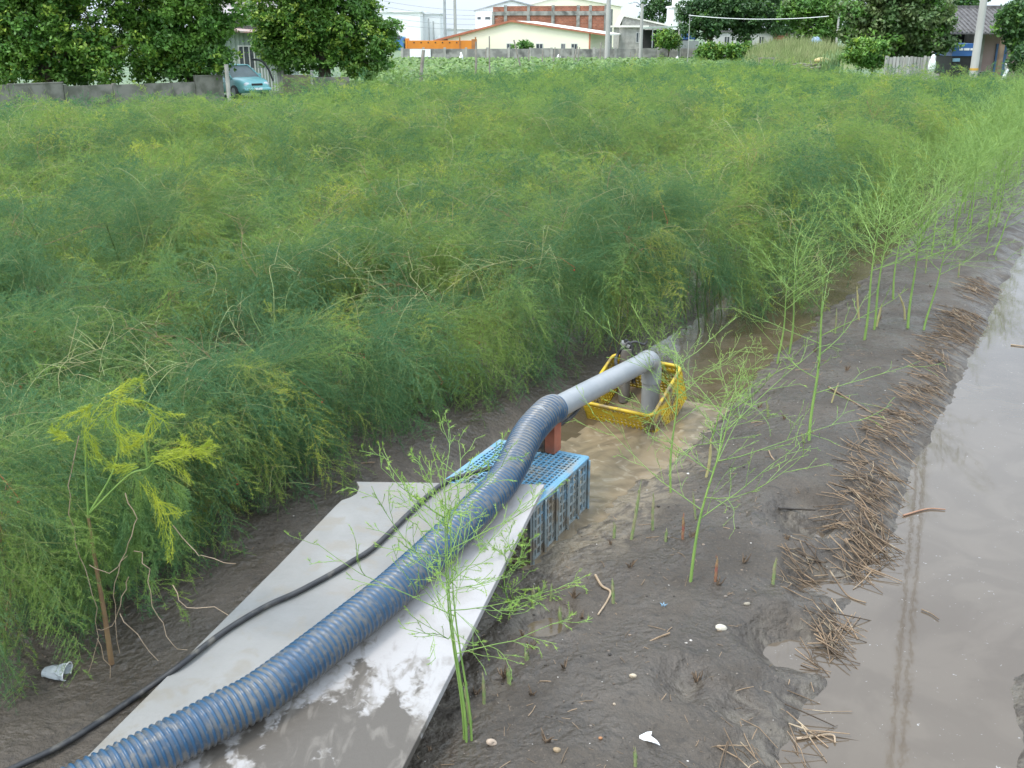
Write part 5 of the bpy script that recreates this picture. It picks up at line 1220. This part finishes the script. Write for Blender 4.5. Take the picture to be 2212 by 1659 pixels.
# near left wall
def left_wall():
    A_ = (-30, 182, 40.0); pts = [(-60, 39.2), (8, 40.2), (128, 41.8), (236, 43.3), (416, 45.8), (478, 46.7)]; P = [Pt(x, 100, Y) for x, Y in pts]
    root = thing('concrete_panel_wall', 'low mossy concrete panel wall along the left field edge under the trees', 'wall', (P[1].x, P[1].y, 0)); o = root.location; tops = [1.0, .98, .86, .84, 1.05]
    mw = mat('mossy_concrete', (.22, .21, .18), (.12, .12, .095), 2.2, .9, bump=.01, c3=(.28, .25, .22), c3scale=1.2, c3lo=.55, c3hi=.7)
    for i in range(5):
        a, b_ = P[i] - o, P[i + 1] - o; d = (b_ - a); d.z = 0; Lg = d.length; M = Matrix.Translation((a.x, a.y, 0)) @ Matrix.Rotation(math.atan2(d.y, d.x), 4, 'Z')
        MB().box((.085, -.04, -.1), (Lg - .085, .04, tops[i]), 0, M).build('wall_panel', mw, root)
        MB().box((.06, -.06, tops[i] + .003), (Lg - .06, .06, tops[i] + .05), 0, M).build('coping', mw, root) if i in (1, 4) else None
        MB().box((-.07, -.07, -.1), (.07, .07, tops[i] + .06), 0, M).build('wall_post', mw, root)
    Y = 50; x0 = X_(606, Y); r2 = thing('low_field_wall', 'short broken stretch of low wall right of the metal gate', 'wall', (x0, Y, 0)); Wd = X_(750, Y) - x0
    MB().box((0, 0, -.1), (Wd * .42, .12, .95)).build('wall_panel', mat('brown_wall', (.22, .18, .14), (.15, .13, .10), 2, .9), r2); MB().box((Wd * .46, 0, -.1), (Wd, .12, .85)).build('wall_panel', mw, r2); MB().box((Wd * .425, -.06, -.1), (Wd * .455, .18, 1.15)).build('wall_post', M_lconc, r2)
left_wall()
def gate():
    Y = 52.5; x0 = X_(540, Y); x1 = X_(606, Y); root = thing('metal_gate', 'white barred metal gate between posts behind the parked car', 'gate', (x0, Y, 0)); Wd = x1 - x0; zt = Z_(147, Y)
    f = MB().box((0, -.025, zt - .05), (Wd - .2, .025, zt)).box((0, -.025, .1), (Wd - .2, .025, .15)); f.build('gate_frame', M_metal, root)
    for i in range(9): x = .05 + (Wd - .3) * i / 8; MB().tube([(x, -.045, .1), (x, -.045, zt)], .032, 6).build('bar', M_white, root)
    for x in (Wd - .16, Wd): MB().box((x - .07, -.1, 0), (x + .07, .06, Z_(141, Y))).build('gate_post', M_lconc, root)
    P = [Pt(545, 128, 49.5), Pt(565, 132, 49.5), Pt(580, 150, 49.5), Pt(590, 175, 49.5)]; c = P[0].copy(); tag(MB().tube(bez([p - c for p in P], 6), .05, 6).build('bent_pipe', M_black, None, c), 'dark bent pipe arching over the metal gate', 'pipe')
    p = X_(485, 45.8); tag(MB().tube([(0, 0, 0), (0, 0, Z_(139, 45.8))], .09, 8).build('fence_post', M_lconc, None, (p, 45.8, 0)), 'tall grey post at the end of the concrete panel wall by the car', 'post')
gate()

# ------------------------------------------------------------------ car
def car():
    Y = 49.5; rz = R(-46); p = Pt(507, 150, Y); root = thing('parked_car', 'small teal hatchback parked behind the wall beside the metal gate', 'car', (p.x, Y, 0), rz)
    teal = mat('teal_paint', (.24, .52, .53), (.245, .53, .54), 1, .25, spec=.6); gl = mat('car_glass', (.17, .20, .21), (.26, .30, .31), .8, .06)
    # half sections along x: (x, half width, z bottom, z top)
    S_ = [(-1.85, .70, .35, .80), (-1.75, .78, .25, .92), (-1.2, .80, .22, .93), (0, .80, .22, .92), (.75, .80, .22, .92), (1.2, .78, .22, .88), (1.6, .74, .24, .80), (1.80, .66, .30, .70), (1.88, .55, .36, .62)]
    def loft(sec, nm, m, round_=.12):
        b = MB(); vs = []
        for x, hw, z0, z1 in sec:
            r = min(round_, (z1 - z0) * .4)
            prof = [(-hw + .04, z0), (-hw, z0 + r), (-hw, z1 - r), (-hw + r * .7, z1 - r * .2), (-hw + 1.8 * r, z1), (hw - 1.8 * r, z1), (hw - r * .7, z1 - r * .2), (hw, z1 - r), (hw, z0 + r), (hw - .04, z0)]
            vs += [(x, y, z) for y, z in prof]
        n = 10; b.add(vs, [(i * n + k, (i + 1) * n + k, (i + 1) * n + (k + 1) % n, i * n + (k + 1) % n) for i in range(len(sec) - 1) for k in range(n)], 0, True); b.add(vs[:n], [tuple(range(n))]); b.add(vs[-n:], [tuple(range(n))[::-1]]); return b.build(nm, m, root)
    loft(S_, 'body', teal)
    g = MB(); lo = [(-1.55, .70), (.85, .70)]; top = [(-1.25, .56), (.15, .56)]; z0, z1 = .9, 1.38
    vs = [(-1.62, -.74, z0), (.92, -.74, z0), (.92, .74, z0), (-1.62, .74, z0), (-1.25, -.58, z1), (.12, -.58, z1), (.12, .58, z1), (-1.25, .58, z1)]
    g.add(vs, [(0, 1, 5, 4), (1, 2, 6, 5), (2, 3, 7, 6), (3, 0, 4, 7)]); g.build('windscreen', gl, root)
    r = MB().box((-1.32, -.61, z1 + .002), (.18, .61, z1 + .05), 0, None, .02)
    r.build('roof', teal, root)
    pil = MB()
    for y in (-1, 1):
        for (xa, xb) in ((.95, .14), (-.25, -.32), (-1.66, -1.29)): pil.tube([(xa, y * .755, z0 - .02), (xb, y * .60, z1 + .02)], .035, 6)
    pil.build('pillar', teal, root)
    for y in (-.48, .48):
        h = MB().blob((1.80, y, .62), .13, sub=2, rough=0, sc=(.5, 1.25, .75)).build('headlight', mat('lamp_glass', (.75, .78, .8), (.7, .72, .74), 5, .1) if y < 0 else bpy.data.materials['lamp_glass'], root)
    MB().box((1.80, -.28, .56), (1.895, .28, .66), 0, None, .02).build('grille', M_black, root); MB().box((1.72, -.68, .34), (1.95, .68, .48), 0, None, .05).build('bumper', teal, root); MB().box((1.951, -.2, .38), (1.965, .2, .47)).build('number_plate', M_white, root)
    for x in (-1.2, 1.2):
        for y in (-.74, .74):
            n = 16; t = MB().tube([(x, y - .09, .29), (x, y + .09, .29)], .29, 20).build('wheel', M_black, root); s = 1 if y > 0 else -1; MB().tube([(x, y + s * .085, .29), (x, y + s * .10, .29)], .18, 14).build('rim', M_metal, t)
    for y in (-.86, .86): MB().box((.62, y - .08, .92), (.75, y + .08, 1.04), 0, None, .03).build('mirror', teal, root)
car()
# ------------------------------------------------------------------ trucks
def orange_truck():
    Y = 113; k = pm(Y); x0 = X_(876, Y); root = thing('dump_truck', 'orange dump truck bed showing above the grey wall', 'truck', (x0, Y, 0)); Wd = X_(1029, Y) - x0
    org = mat('orange_paint', (.72, .25, .025), (.62, .21, .025), .8, .5); z0, z1 = Z_(106, Y), Z_(88, Y); bed = MB().box((.2, 0, z0), (Wd - .5, .1, z1)).box((.2, 2.2, z0), (Wd - .5, 2.3, z1)).box((.2, .1, z0), (Wd - .5, 2.2, z0 + .1))
    bed.box((0, -.05, z0 - .02), (.2, 2.35, Z_(83, Y))); bed.build('bed', org, root)
    MB().box((Wd - .5, -.02, z0 + .003), (Wd, 2.32, z1 + .15)).box((Wd - 1.8 + .01, -.06, z0), (Wd - 1.65, -.003, Z_(80, Y))).box((Wd - .15, -.06, z0), (Wd, -.023, Z_(80, Y))).build('tailgate', mat('rusty_orange', (.5, .2, .05), (.36, .15, .05), 2, .6), root)
    for i in range(7): x = .9 + i * (Wd - 2.2) / 7; MB().tube([(x, -.03, z1 - .18), (x, -.003, z1 - .18)], .07, 10).build('lashing_ring', M_black, root)
    MB().box((.1, .4, z0 - .35), (Wd - .2, 1.9, z0 - .02)).build('chassis', M_black, root)
    for x in (.9, Wd - 2.4, Wd - 1.2): MB().tube([(x, .1, .5), (x, .5, .5)], .5, 18).build('wheel', M_black, root)
    c = MB().box((-2.0, .1, .8), (-.15, 2.2, Z_(79, Y)), 0, None, .12).build('cab', mat('blue_cab', (.08, .22, .48), (.07, .2, .42), 2, .4), root); MB().box((-1.7, .06, 1.9), (-.5, .098, 2.3)).build('window', M_glass, c)
orange_truck()
def blue_truck():
    Y = 62; x0 = X_(2058, Y); root = thing('blue_truck', 'small blue truck parked under the tiled house roof', 'truck', (x0, Y, 0)); Wd = X_(2109, Y) - x0
    bl = mat('blue_truck_paint', (.045, .15, .42), (.04, .13, .36), 1.5, .4); z0, z1 = Z_(121, Y), Z_(94, Y)
    MB().prism([(0, 0, z0), (Wd, 0, z0), (Wd, 0, z1), (.14, 0, z1)], (0, 2.6, 0)).build('cargo_box', bl, root)
    for a, b_ in ((2073, 2081), (2083, 2095), (2097, 2104)): MB().box((X_(a, Y) - x0, -.02, Z_(109, Y)), (X_(b_, Y) - x0, -.003, Z_(104, Y))).build('white_plate', M_white, root)
    MB().box((.1, .1, .45), (Wd - .1, 2.5, z0 - .003)).build('chassis', M_black, root); MB().box((.12, -.05, Z_(133, Y)), (.5, .095, Z_(126, Y))).build('tail_light', mat('pale_blue', (.3, .5, .65), (.25, .45, .6), 3, .5), root)
    for x in (.12, Wd - .38): MB().tube([(x, .5, .36), (x + .26, .5, .36)], .36, 18).build('wheel', M_black, root)
blue_truck()
def scooter():
    Y = 56; p = Pt(2150, 150, Y); root = thing('scooter', 'dark scooter with white front parked right of the concrete pole', 'scooter', (p.x, Y, 0), R(-20))
    dk = mat('scooter_body', (.05, .055, .06), (.09, .09, .1), 3, .3)
    for x in (-.6, .62):
        pts = [(x + .21 * math.cos(a * PI / 10), 0, .26 + .21 * math.sin(a * PI / 10)) for a in range(21)]; w_ = MB().tube(pts, .055, 8, cap=False).build('wheel', M_black, root); MB().tube([(x, -.03, .26), (x, .03, .26)], .13, 12).build('rim', M_metal, w_)
    MB().prism([(-.85, -.14, .55), (-.3, -.14, .32), (.1, -.14, .3), (.1, -.14, .38), (-.05, -.14, .72), (-.8, -.14, .78)], (0, .28, 0)).build('body', dk, root); MB().box((-.75, -.13, .785), (.0, .13, .86), 0, None, .04).build('seat', M_black, root)
    MB().prism([(.1, -.17, .3), (.42, -.17, .32), (.60, -.17, .85), (.50, -.17, .95), (.36, -.17, .5), (.1, -.17, .38)], (0, .34, 0)).build('front_shield', M_white, root)
    MB().tube([(.62, 0, .28), (.50, 0, 1.0)], .035, 8).tube([(.46, -.33, 1.05), (.5, 0, 1.0), (.46, .33, 1.05)], .018, 6).build('handlebar', M_metal, root)
    for y in (-.3, .3): MB().tube([(.47, y, 1.05), (.47, y * 1.1, 1.2)], .01, 5).blob((.46, y * 1.12, 1.24), .07, sub=1, rough=0, sc=(.4, 1, .7)).build('mirror', M_white, root)
    MB().blob((.56, 0, .93), .1, sub=2, rough=0).build('headlight', bpy.data.materials['lamp_glass'], root)
scooter()
# ------------------------------------------------------------------ poles, wires, stakes
M_pole = mat('pole_concrete', (.46, .45, .42), (.38, .37, .35), 3, .85, stretch=(1, 1, .2))
def pole(label, px, Y, r, H, name='utility_pole', band=False, arms=0, lamp=False, m=None, cat='utility pole', group=None):
    root = thing(name, label, cat, (X_(px, Y), Y, 0), 0, group); MB().tube([(0, 0, -.2), (0, 0, H * .5), (0, 0, H)], [r, r * .85, r * .7], 14).build('shaft', m or M_pole, root)
    if band: MB().tube([(0, 0, Z_(152, Y)), (0, 0, Z_(147, Y))], r + .006, 14).build('orange_band', mat('orange_band', (.6, .33, .04), (.5, .3, .05), 6, .6), root)
    for i in range(arms): z = H - .5 - i * 1.0; MB().box((-.9, r, z), (.9, r + .09, z + .09)).build('crossarm', M_metal, root)
    if arms: MB().tube([(.35, .0, H - 2.6), (.35, 0, H - 1.7)], .25, 12).build('transformer', M_metal, root)
    if lamp: a = MB().tube(bez([(0, 0, H - .4), (-.5, 0, H + .1), (-1.1, -.1, H + .15)], 5), .045, 6).build('lamp_arm', M_metal, root); MB().blob((-1.2, -.1, H + .12), .22, sub=2, rough=0, sc=(1.3, .7, .5)).build('lamp_head', M_white, a)
    return root
pole('thick leaning looking concrete pole with an orange band near the right edge', 2111, 55.5, .21, 9, band=True)
pole('concrete pole rising in front of the far grey wall and the brick building', 1312, 108, .26, 10)
pole('concrete pole with a street lamp beside the grey block building', 1384, 108, .20, Z_(8, 108), 'lamp_pole', lamp=True, cat='lamp pole')
pole('slim pole by the leafy bush and the blue board', 1467, 107, .16, Z_(18, 107), 'slim_pole')
pole('dark pole left of the transformer pole above the warehouse', 962, 140, .20, 13, m=M_metal); pole('pole with transformer and crossarms above the warehouse', 984, 141, .22, 12, arms=3); pole('thin grey pole between the white building and the warehouse', 937, 142, .14, Z_(46, 142), m=M_metal); pole('shorter dark pole left of the thin grey one', 927, 142, .14, Z_(40, 142), m=M_metal)
def wire(pts, label, r=.02, name='overhead_wire', cat='wire', m=None, group='overhead wires across the sky', sag=.4):
    a, b_ = Vector(pts[0]), Vector(pts[1]); P = [a.lerp(b_, i / 24) - Vector((0, 0, sag * 4 * (i / 24) * (1 - i / 24))) for i in range(25)]; c = a.copy()
    return tag(MB().tube([p - c for p in P], r, 5).build(name, m or M_metal, None, c), label, cat, group)
for i, (y0, y1, t_) in enumerate(((2, 22, 'highest'), (14, 33, 'second highest'), (24, 40, 'middle'), (36, 52, 'second lowest'), (50, 60, 'lowest'))):
    wire([Pt(830, y0, 138), Pt(1075, y1, 150)], '%s of the faint wires in the sky above the white buildings' % t_, .022)
# a pair of wires overhead, seen only mirrored in the pond
def mir(px, py, h):
    p = G(px, py, -.105 - h); return Vector((p.x, p.y, h - .105))
pa, pb = mir(1935, 1659, 8.0), mir(1992, 960, 8.0); dv = (pb - pa).normalized(); sd_ = Vector((dv.y, -dv.x, 0)).normalized()
for s_, t_ in ((-.09, 'left'), (.09, 'right')): wire([pa - dv * 6 + sd_ * s_, pb + dv * 14 + sd_ * s_], '%s one of the two overhead cables mirrored in the pond' % t_, .028, sag=0, m=M_black, group='pair of cables mirrored in the pond')
# clothes wire pipe between posts
Yc = 92; pL, pR = Pt(1488, 33, Yc), Pt(1806, 36, Yc)
wire([Pt(1488, 33, Yc), Pt(1790, 35, Yc)], 'thin pale wire sagging between posts in front of the dark trees', .034, sag=.28, m=M_white, group=None)
pole('grey post at the right end of the sagging white wire', 1806, Yc, .11, Z_(24, Yc), 'slim_pole', cat='post')
pole('thin post at the left end of the sagging white wire', 1487, Yc, .035, Z_(30, Yc), 'slim_pole', cat='post')
M_wood = mat('grey_wood', (.34, .31, .27), (.24, .21, .18), 4, .9)
stakes = [(905, 165, 915, 108, 52, .10, 'thick leaning grey stake standing nearest at the left of the low crop'), (1026, 150, 1028, 90, 62, .07, 'tall straight stake in front of the orange tailgate'), (1058, 160, 1057, 78, 60, .045, 'thin tall pale stake right of the straight one'), (1050, 133, 1050, 105, 100, .06, 'short post before the wall under the tailgate'),
          (1127, 140, 1110, 86, 82, .07, 'stake leaning left in front of the warehouse'), (1143, 135, 1143, 107, 96, .07, 'short post right of the stake leaning left'), (1171, 138, 1173, 106, 90, .06, 'forked stake in front of the warehouse window'), (1195, 138, 1199, 102, 92, .06, 'stake before the middle warehouse windows'),
          (1207, 130, 1210, 105, 100, .06, 'short stake beside the white bag'), (1237, 135, 1247, 100, 94, .07, 'stake leaning right before the last warehouse window'), (1249, 138, 1252, 102, 92, .06, 'slim stake right of the stake leaning right'), (1296, 130, 1299, 92, 100, .08, 'dark post left of the tall concrete pole'),
          (1311 + 50, 130, 1362, 112, 102, .05, 'short post between the concrete pole and the lamp pole'), (1744, 153, 1751, 130, 66, .06, 'pale stake leaning in the fern before the grassy mound')]
for x, y, tx, ty, Y, r, lab in stakes:
    a = Pt(x, y, Y); a.z = 0; b_ = Pt(tx, ty, Y); q = random.Random(x); mid_ = (b_ - a) / 2 + Vector((q.gauss(0, .03), 0, 0))
    tag(MB().tube(bez([Vector((0, 0, -.1)), mid_, b_ - a], 4), [r, r * .98, r * .95, r * .92, r * .9, r * .88, r * .86, r * .84, r * .8], 7).build('wooden_stake', M_wood, None, a), lab, 'stake', 'wooden stakes in the low crop')
def bag(px, py, Y, h, label, w=.22):
    p = Pt(px, py, Y); tag(MB().blob((0, 0, h * .42), h * .5, seed=px, sub=3, rough=.45, sc=(w / h * 1.6, w / h * 1.4, 1)).blob((.02, 0, h * .93), h * .16, seed=px + 1, sub=2, rough=.5, sc=(1, .7, 1.2)).build('white_bag', M_white, None, (p.x, Y, max(0, p.z - h * .1))), label, 'bag')
bag(996, 133, 104, .75, 'white bag in the crop below the orange truck'); bag(1206, 133, 104, .6, 'white bag beside the stakes at the wall foot'); bag(1463, 129, 104, .35, 'small white bag at the wall foot near the slim pole'); bag(2012, 152, 54, .75, 'white bag hung at the right end of the grey panel fence')
def tank():
    Y = 118; root = thing('white_door_panel', 'arched white panel beside the grey block building', 'panel', (X_(1385, Y), Y, 0)); w_ = X_(1402, Y) - X_(1385, Y); zt = Z_(84, Y); P = [(0, 0, 0), (w_, 0, 0)] + [(w_ / 2 + w_ / 2 * math.cos(a * PI / 8), 0, zt - .3 + .3 * math.sin(a * PI / 8)) for a in range(9)]
    MB().prism(P, (0, .15, 0)).build('panel', M_white, root)
    Y = 112; x0, x1 = X_(1393, Y), X_(1500, Y); r2 = thing('lean_to_shelter', 'open lean to shelter with thin green roof behind the leafy bush', 'shelter', (x0, Y, 0)); Wd = x1 - x0; z = Z_(60, Y)
    MB().prism([(0, 0, z - .1), (Wd, 0, z + .1), (Wd, 0, z + .25), (0, 0, z + .05)], (0, 4, 0)).build('roof', mat('green_sheet', (.32, .40, .33), (.4, .46, .4), 1, .6), r2)
    for f in (.15, .5, .98): MB().tube([(Wd * f, .1, 0), (Wd * f, .1, z)], .06, 6).build('post', M_metal, r2)
    MB().box((0, 4.0, 0), (Wd, 4.1, z - .2)).build('back_wall', M_dark, r2)
    Y = 110; x0 = X_(1471, Y); r3 = thing('blue_board', 'dark blue board above a grey counter beside the slim pole', 'board', (x0, Y, 0)); Wd = X_(1508, Y) - x0
    MB().box((0, 0, Z_(85, Y)), (Wd * .85, .1, Z_(70, Y))).build('blue_panel', mat('deep_blue', (.04, .10, .27), (.035, .09, .22), 2, .5), r3); MB().box((0, -.3, 0), (Wd, .6, Z_(88, Y))).build('counter', mat('grey_green', (.32, .36, .34), (.28, .31, .3), 2, .7), r3)
    for f in (.02, .8): MB().tube([(Wd * f, .14, 0), (Wd * f, .14, Z_(70, Y))], .04, 6).build('post', M_metal, r3)
tank()
def right_bits():
    Y = 57; x0 = X_(1917, Y); root = thing('panel_fence', 'grey vertical board fence in front of the big olive tinged tree', 'fence', (x0, Y, 0)); Wd = X_(2022, Y) - x0; zt = Z_(123, Y); n = 14; mp_ = mat('grey_boards', (.40, .39, .36), (.30, .29, .27), 2, .9, stretch=(3, 1, .3), island=.2)
    b = MB(); q = random.Random(2)
    for i in range(n): x = Wd * i / n; b.box((x + .015, q.uniform(-.012, .012), -.1), (x + Wd / n - .015, .06, zt + q.uniform(-.03, .03)))
    b.build('boards', mp_, root); MB().box((-.02, .065, zt - .3), (Wd, .12, zt - .2)).box((-.02, .065, .25), (Wd, .12, .35)).build('rail', M_wood, root)
    for f in (0, .42, .8, 1.0): MB().box((Wd * f - .06, -.06, -.1), (Wd * f + .06, -.015, zt + .06)).build('fence_post', M_lconc, root)
    # stools of junk before the mound: rough wooden trestle, tarp, planks
    Y = 70; p = Pt(1655, 135, Y); r = thing('wooden_trestle', 'rough low wooden trestle at the far fern edge before the mound', 'trestle', (p.x, Y, 0)); w_ = X_(1690, Y) - X_(1655, Y); zt = Z_(124, Y)
    MB().box((-w_ / 2, -.05, zt - .1), (w_ / 2, .05, zt)).build('top_rail', M_wood, r)
    for f in (-1, 1): MB().tube([(f * w_ * .6, 0, 0), (f * w_ * .42, 0, zt - .1)], .05, 6).build('leg', M_wood, r)
    Y = 94; p = Pt(1760, 100, Y); zm = Z_(104, Y) + .25; vs = []; n = 10; q = random.Random(8); w_ = X_(1775, Y) - X_(1745, Y)
    b = MB(); b.v = [((i / n - .5) * w_, (j / n - .5) * 1.6, zm - .05 + .72 * (math.sin(PI * i / n) * math.sin(PI * j / n)) ** .35 + q.uniform(-.12, .12)) for i in range(n + 1) for j in range(n + 1)]
    b.f = [(i * (n + 1) + j, (i + 1) * (n + 1) + j, (i + 1) * (n + 1) + j + 1, i * (n + 1) + j + 1) for i in range(n) for j in range(n)]; b.mi = [0] * len(b.f); b.smooth = [False] * len(b.f)
    o = b.build('blue_tarp', mat('tarp_blue', (.16, .30, .48), (.36, .44, .50), 2, .5), None, (p.x, Y, 0)); so_ = o.modifiers.new('thick', 'SOLIDIFY'); so_.thickness = .02; tag(o, 'crumpled light blue tarp on the grassy mound', 'tarp')
    Y = 72; p = Pt(1745, 134, Y); b = MB()
    for k in range(16): a = q.uniform(-.3, .3); d = Vector((math.cos(a), math.sin(a) * .6, q.uniform(-.12, .12))) * q.uniform(.5, 1.3); c = Vector((q.gauss(0, .8), q.gauss(0, .3), q.uniform(.1, .75))); b.tube([c - d, c + d], q.uniform(.03, .06), 5)
    tag(b.build('wood_heap', M_wood, None, (p.x, Y, 0)), 'heap of grey branches at the foot of the grassy mound', 'wood heap'); p = Pt(1772, 132, Y)
    tag(MB().blob((0, 0, .25), .35, seed=4, sub=2, rough=.6, sc=(1.6, .8, .5)).build('yellow_sack', mat('yellow_sack', (.6, .48, .2), (.5, .4, .2), 3, .8), None, (p.x, Y - .6, max(.2, p.z - .2))), 'yellowish sack lying on the branch heap', 'sack')
right_bits()
scene.cycles.max_bounces = 8; scene.cycles.diffuse_bounces = 3; scene.cycles.transmission_bounces = 4
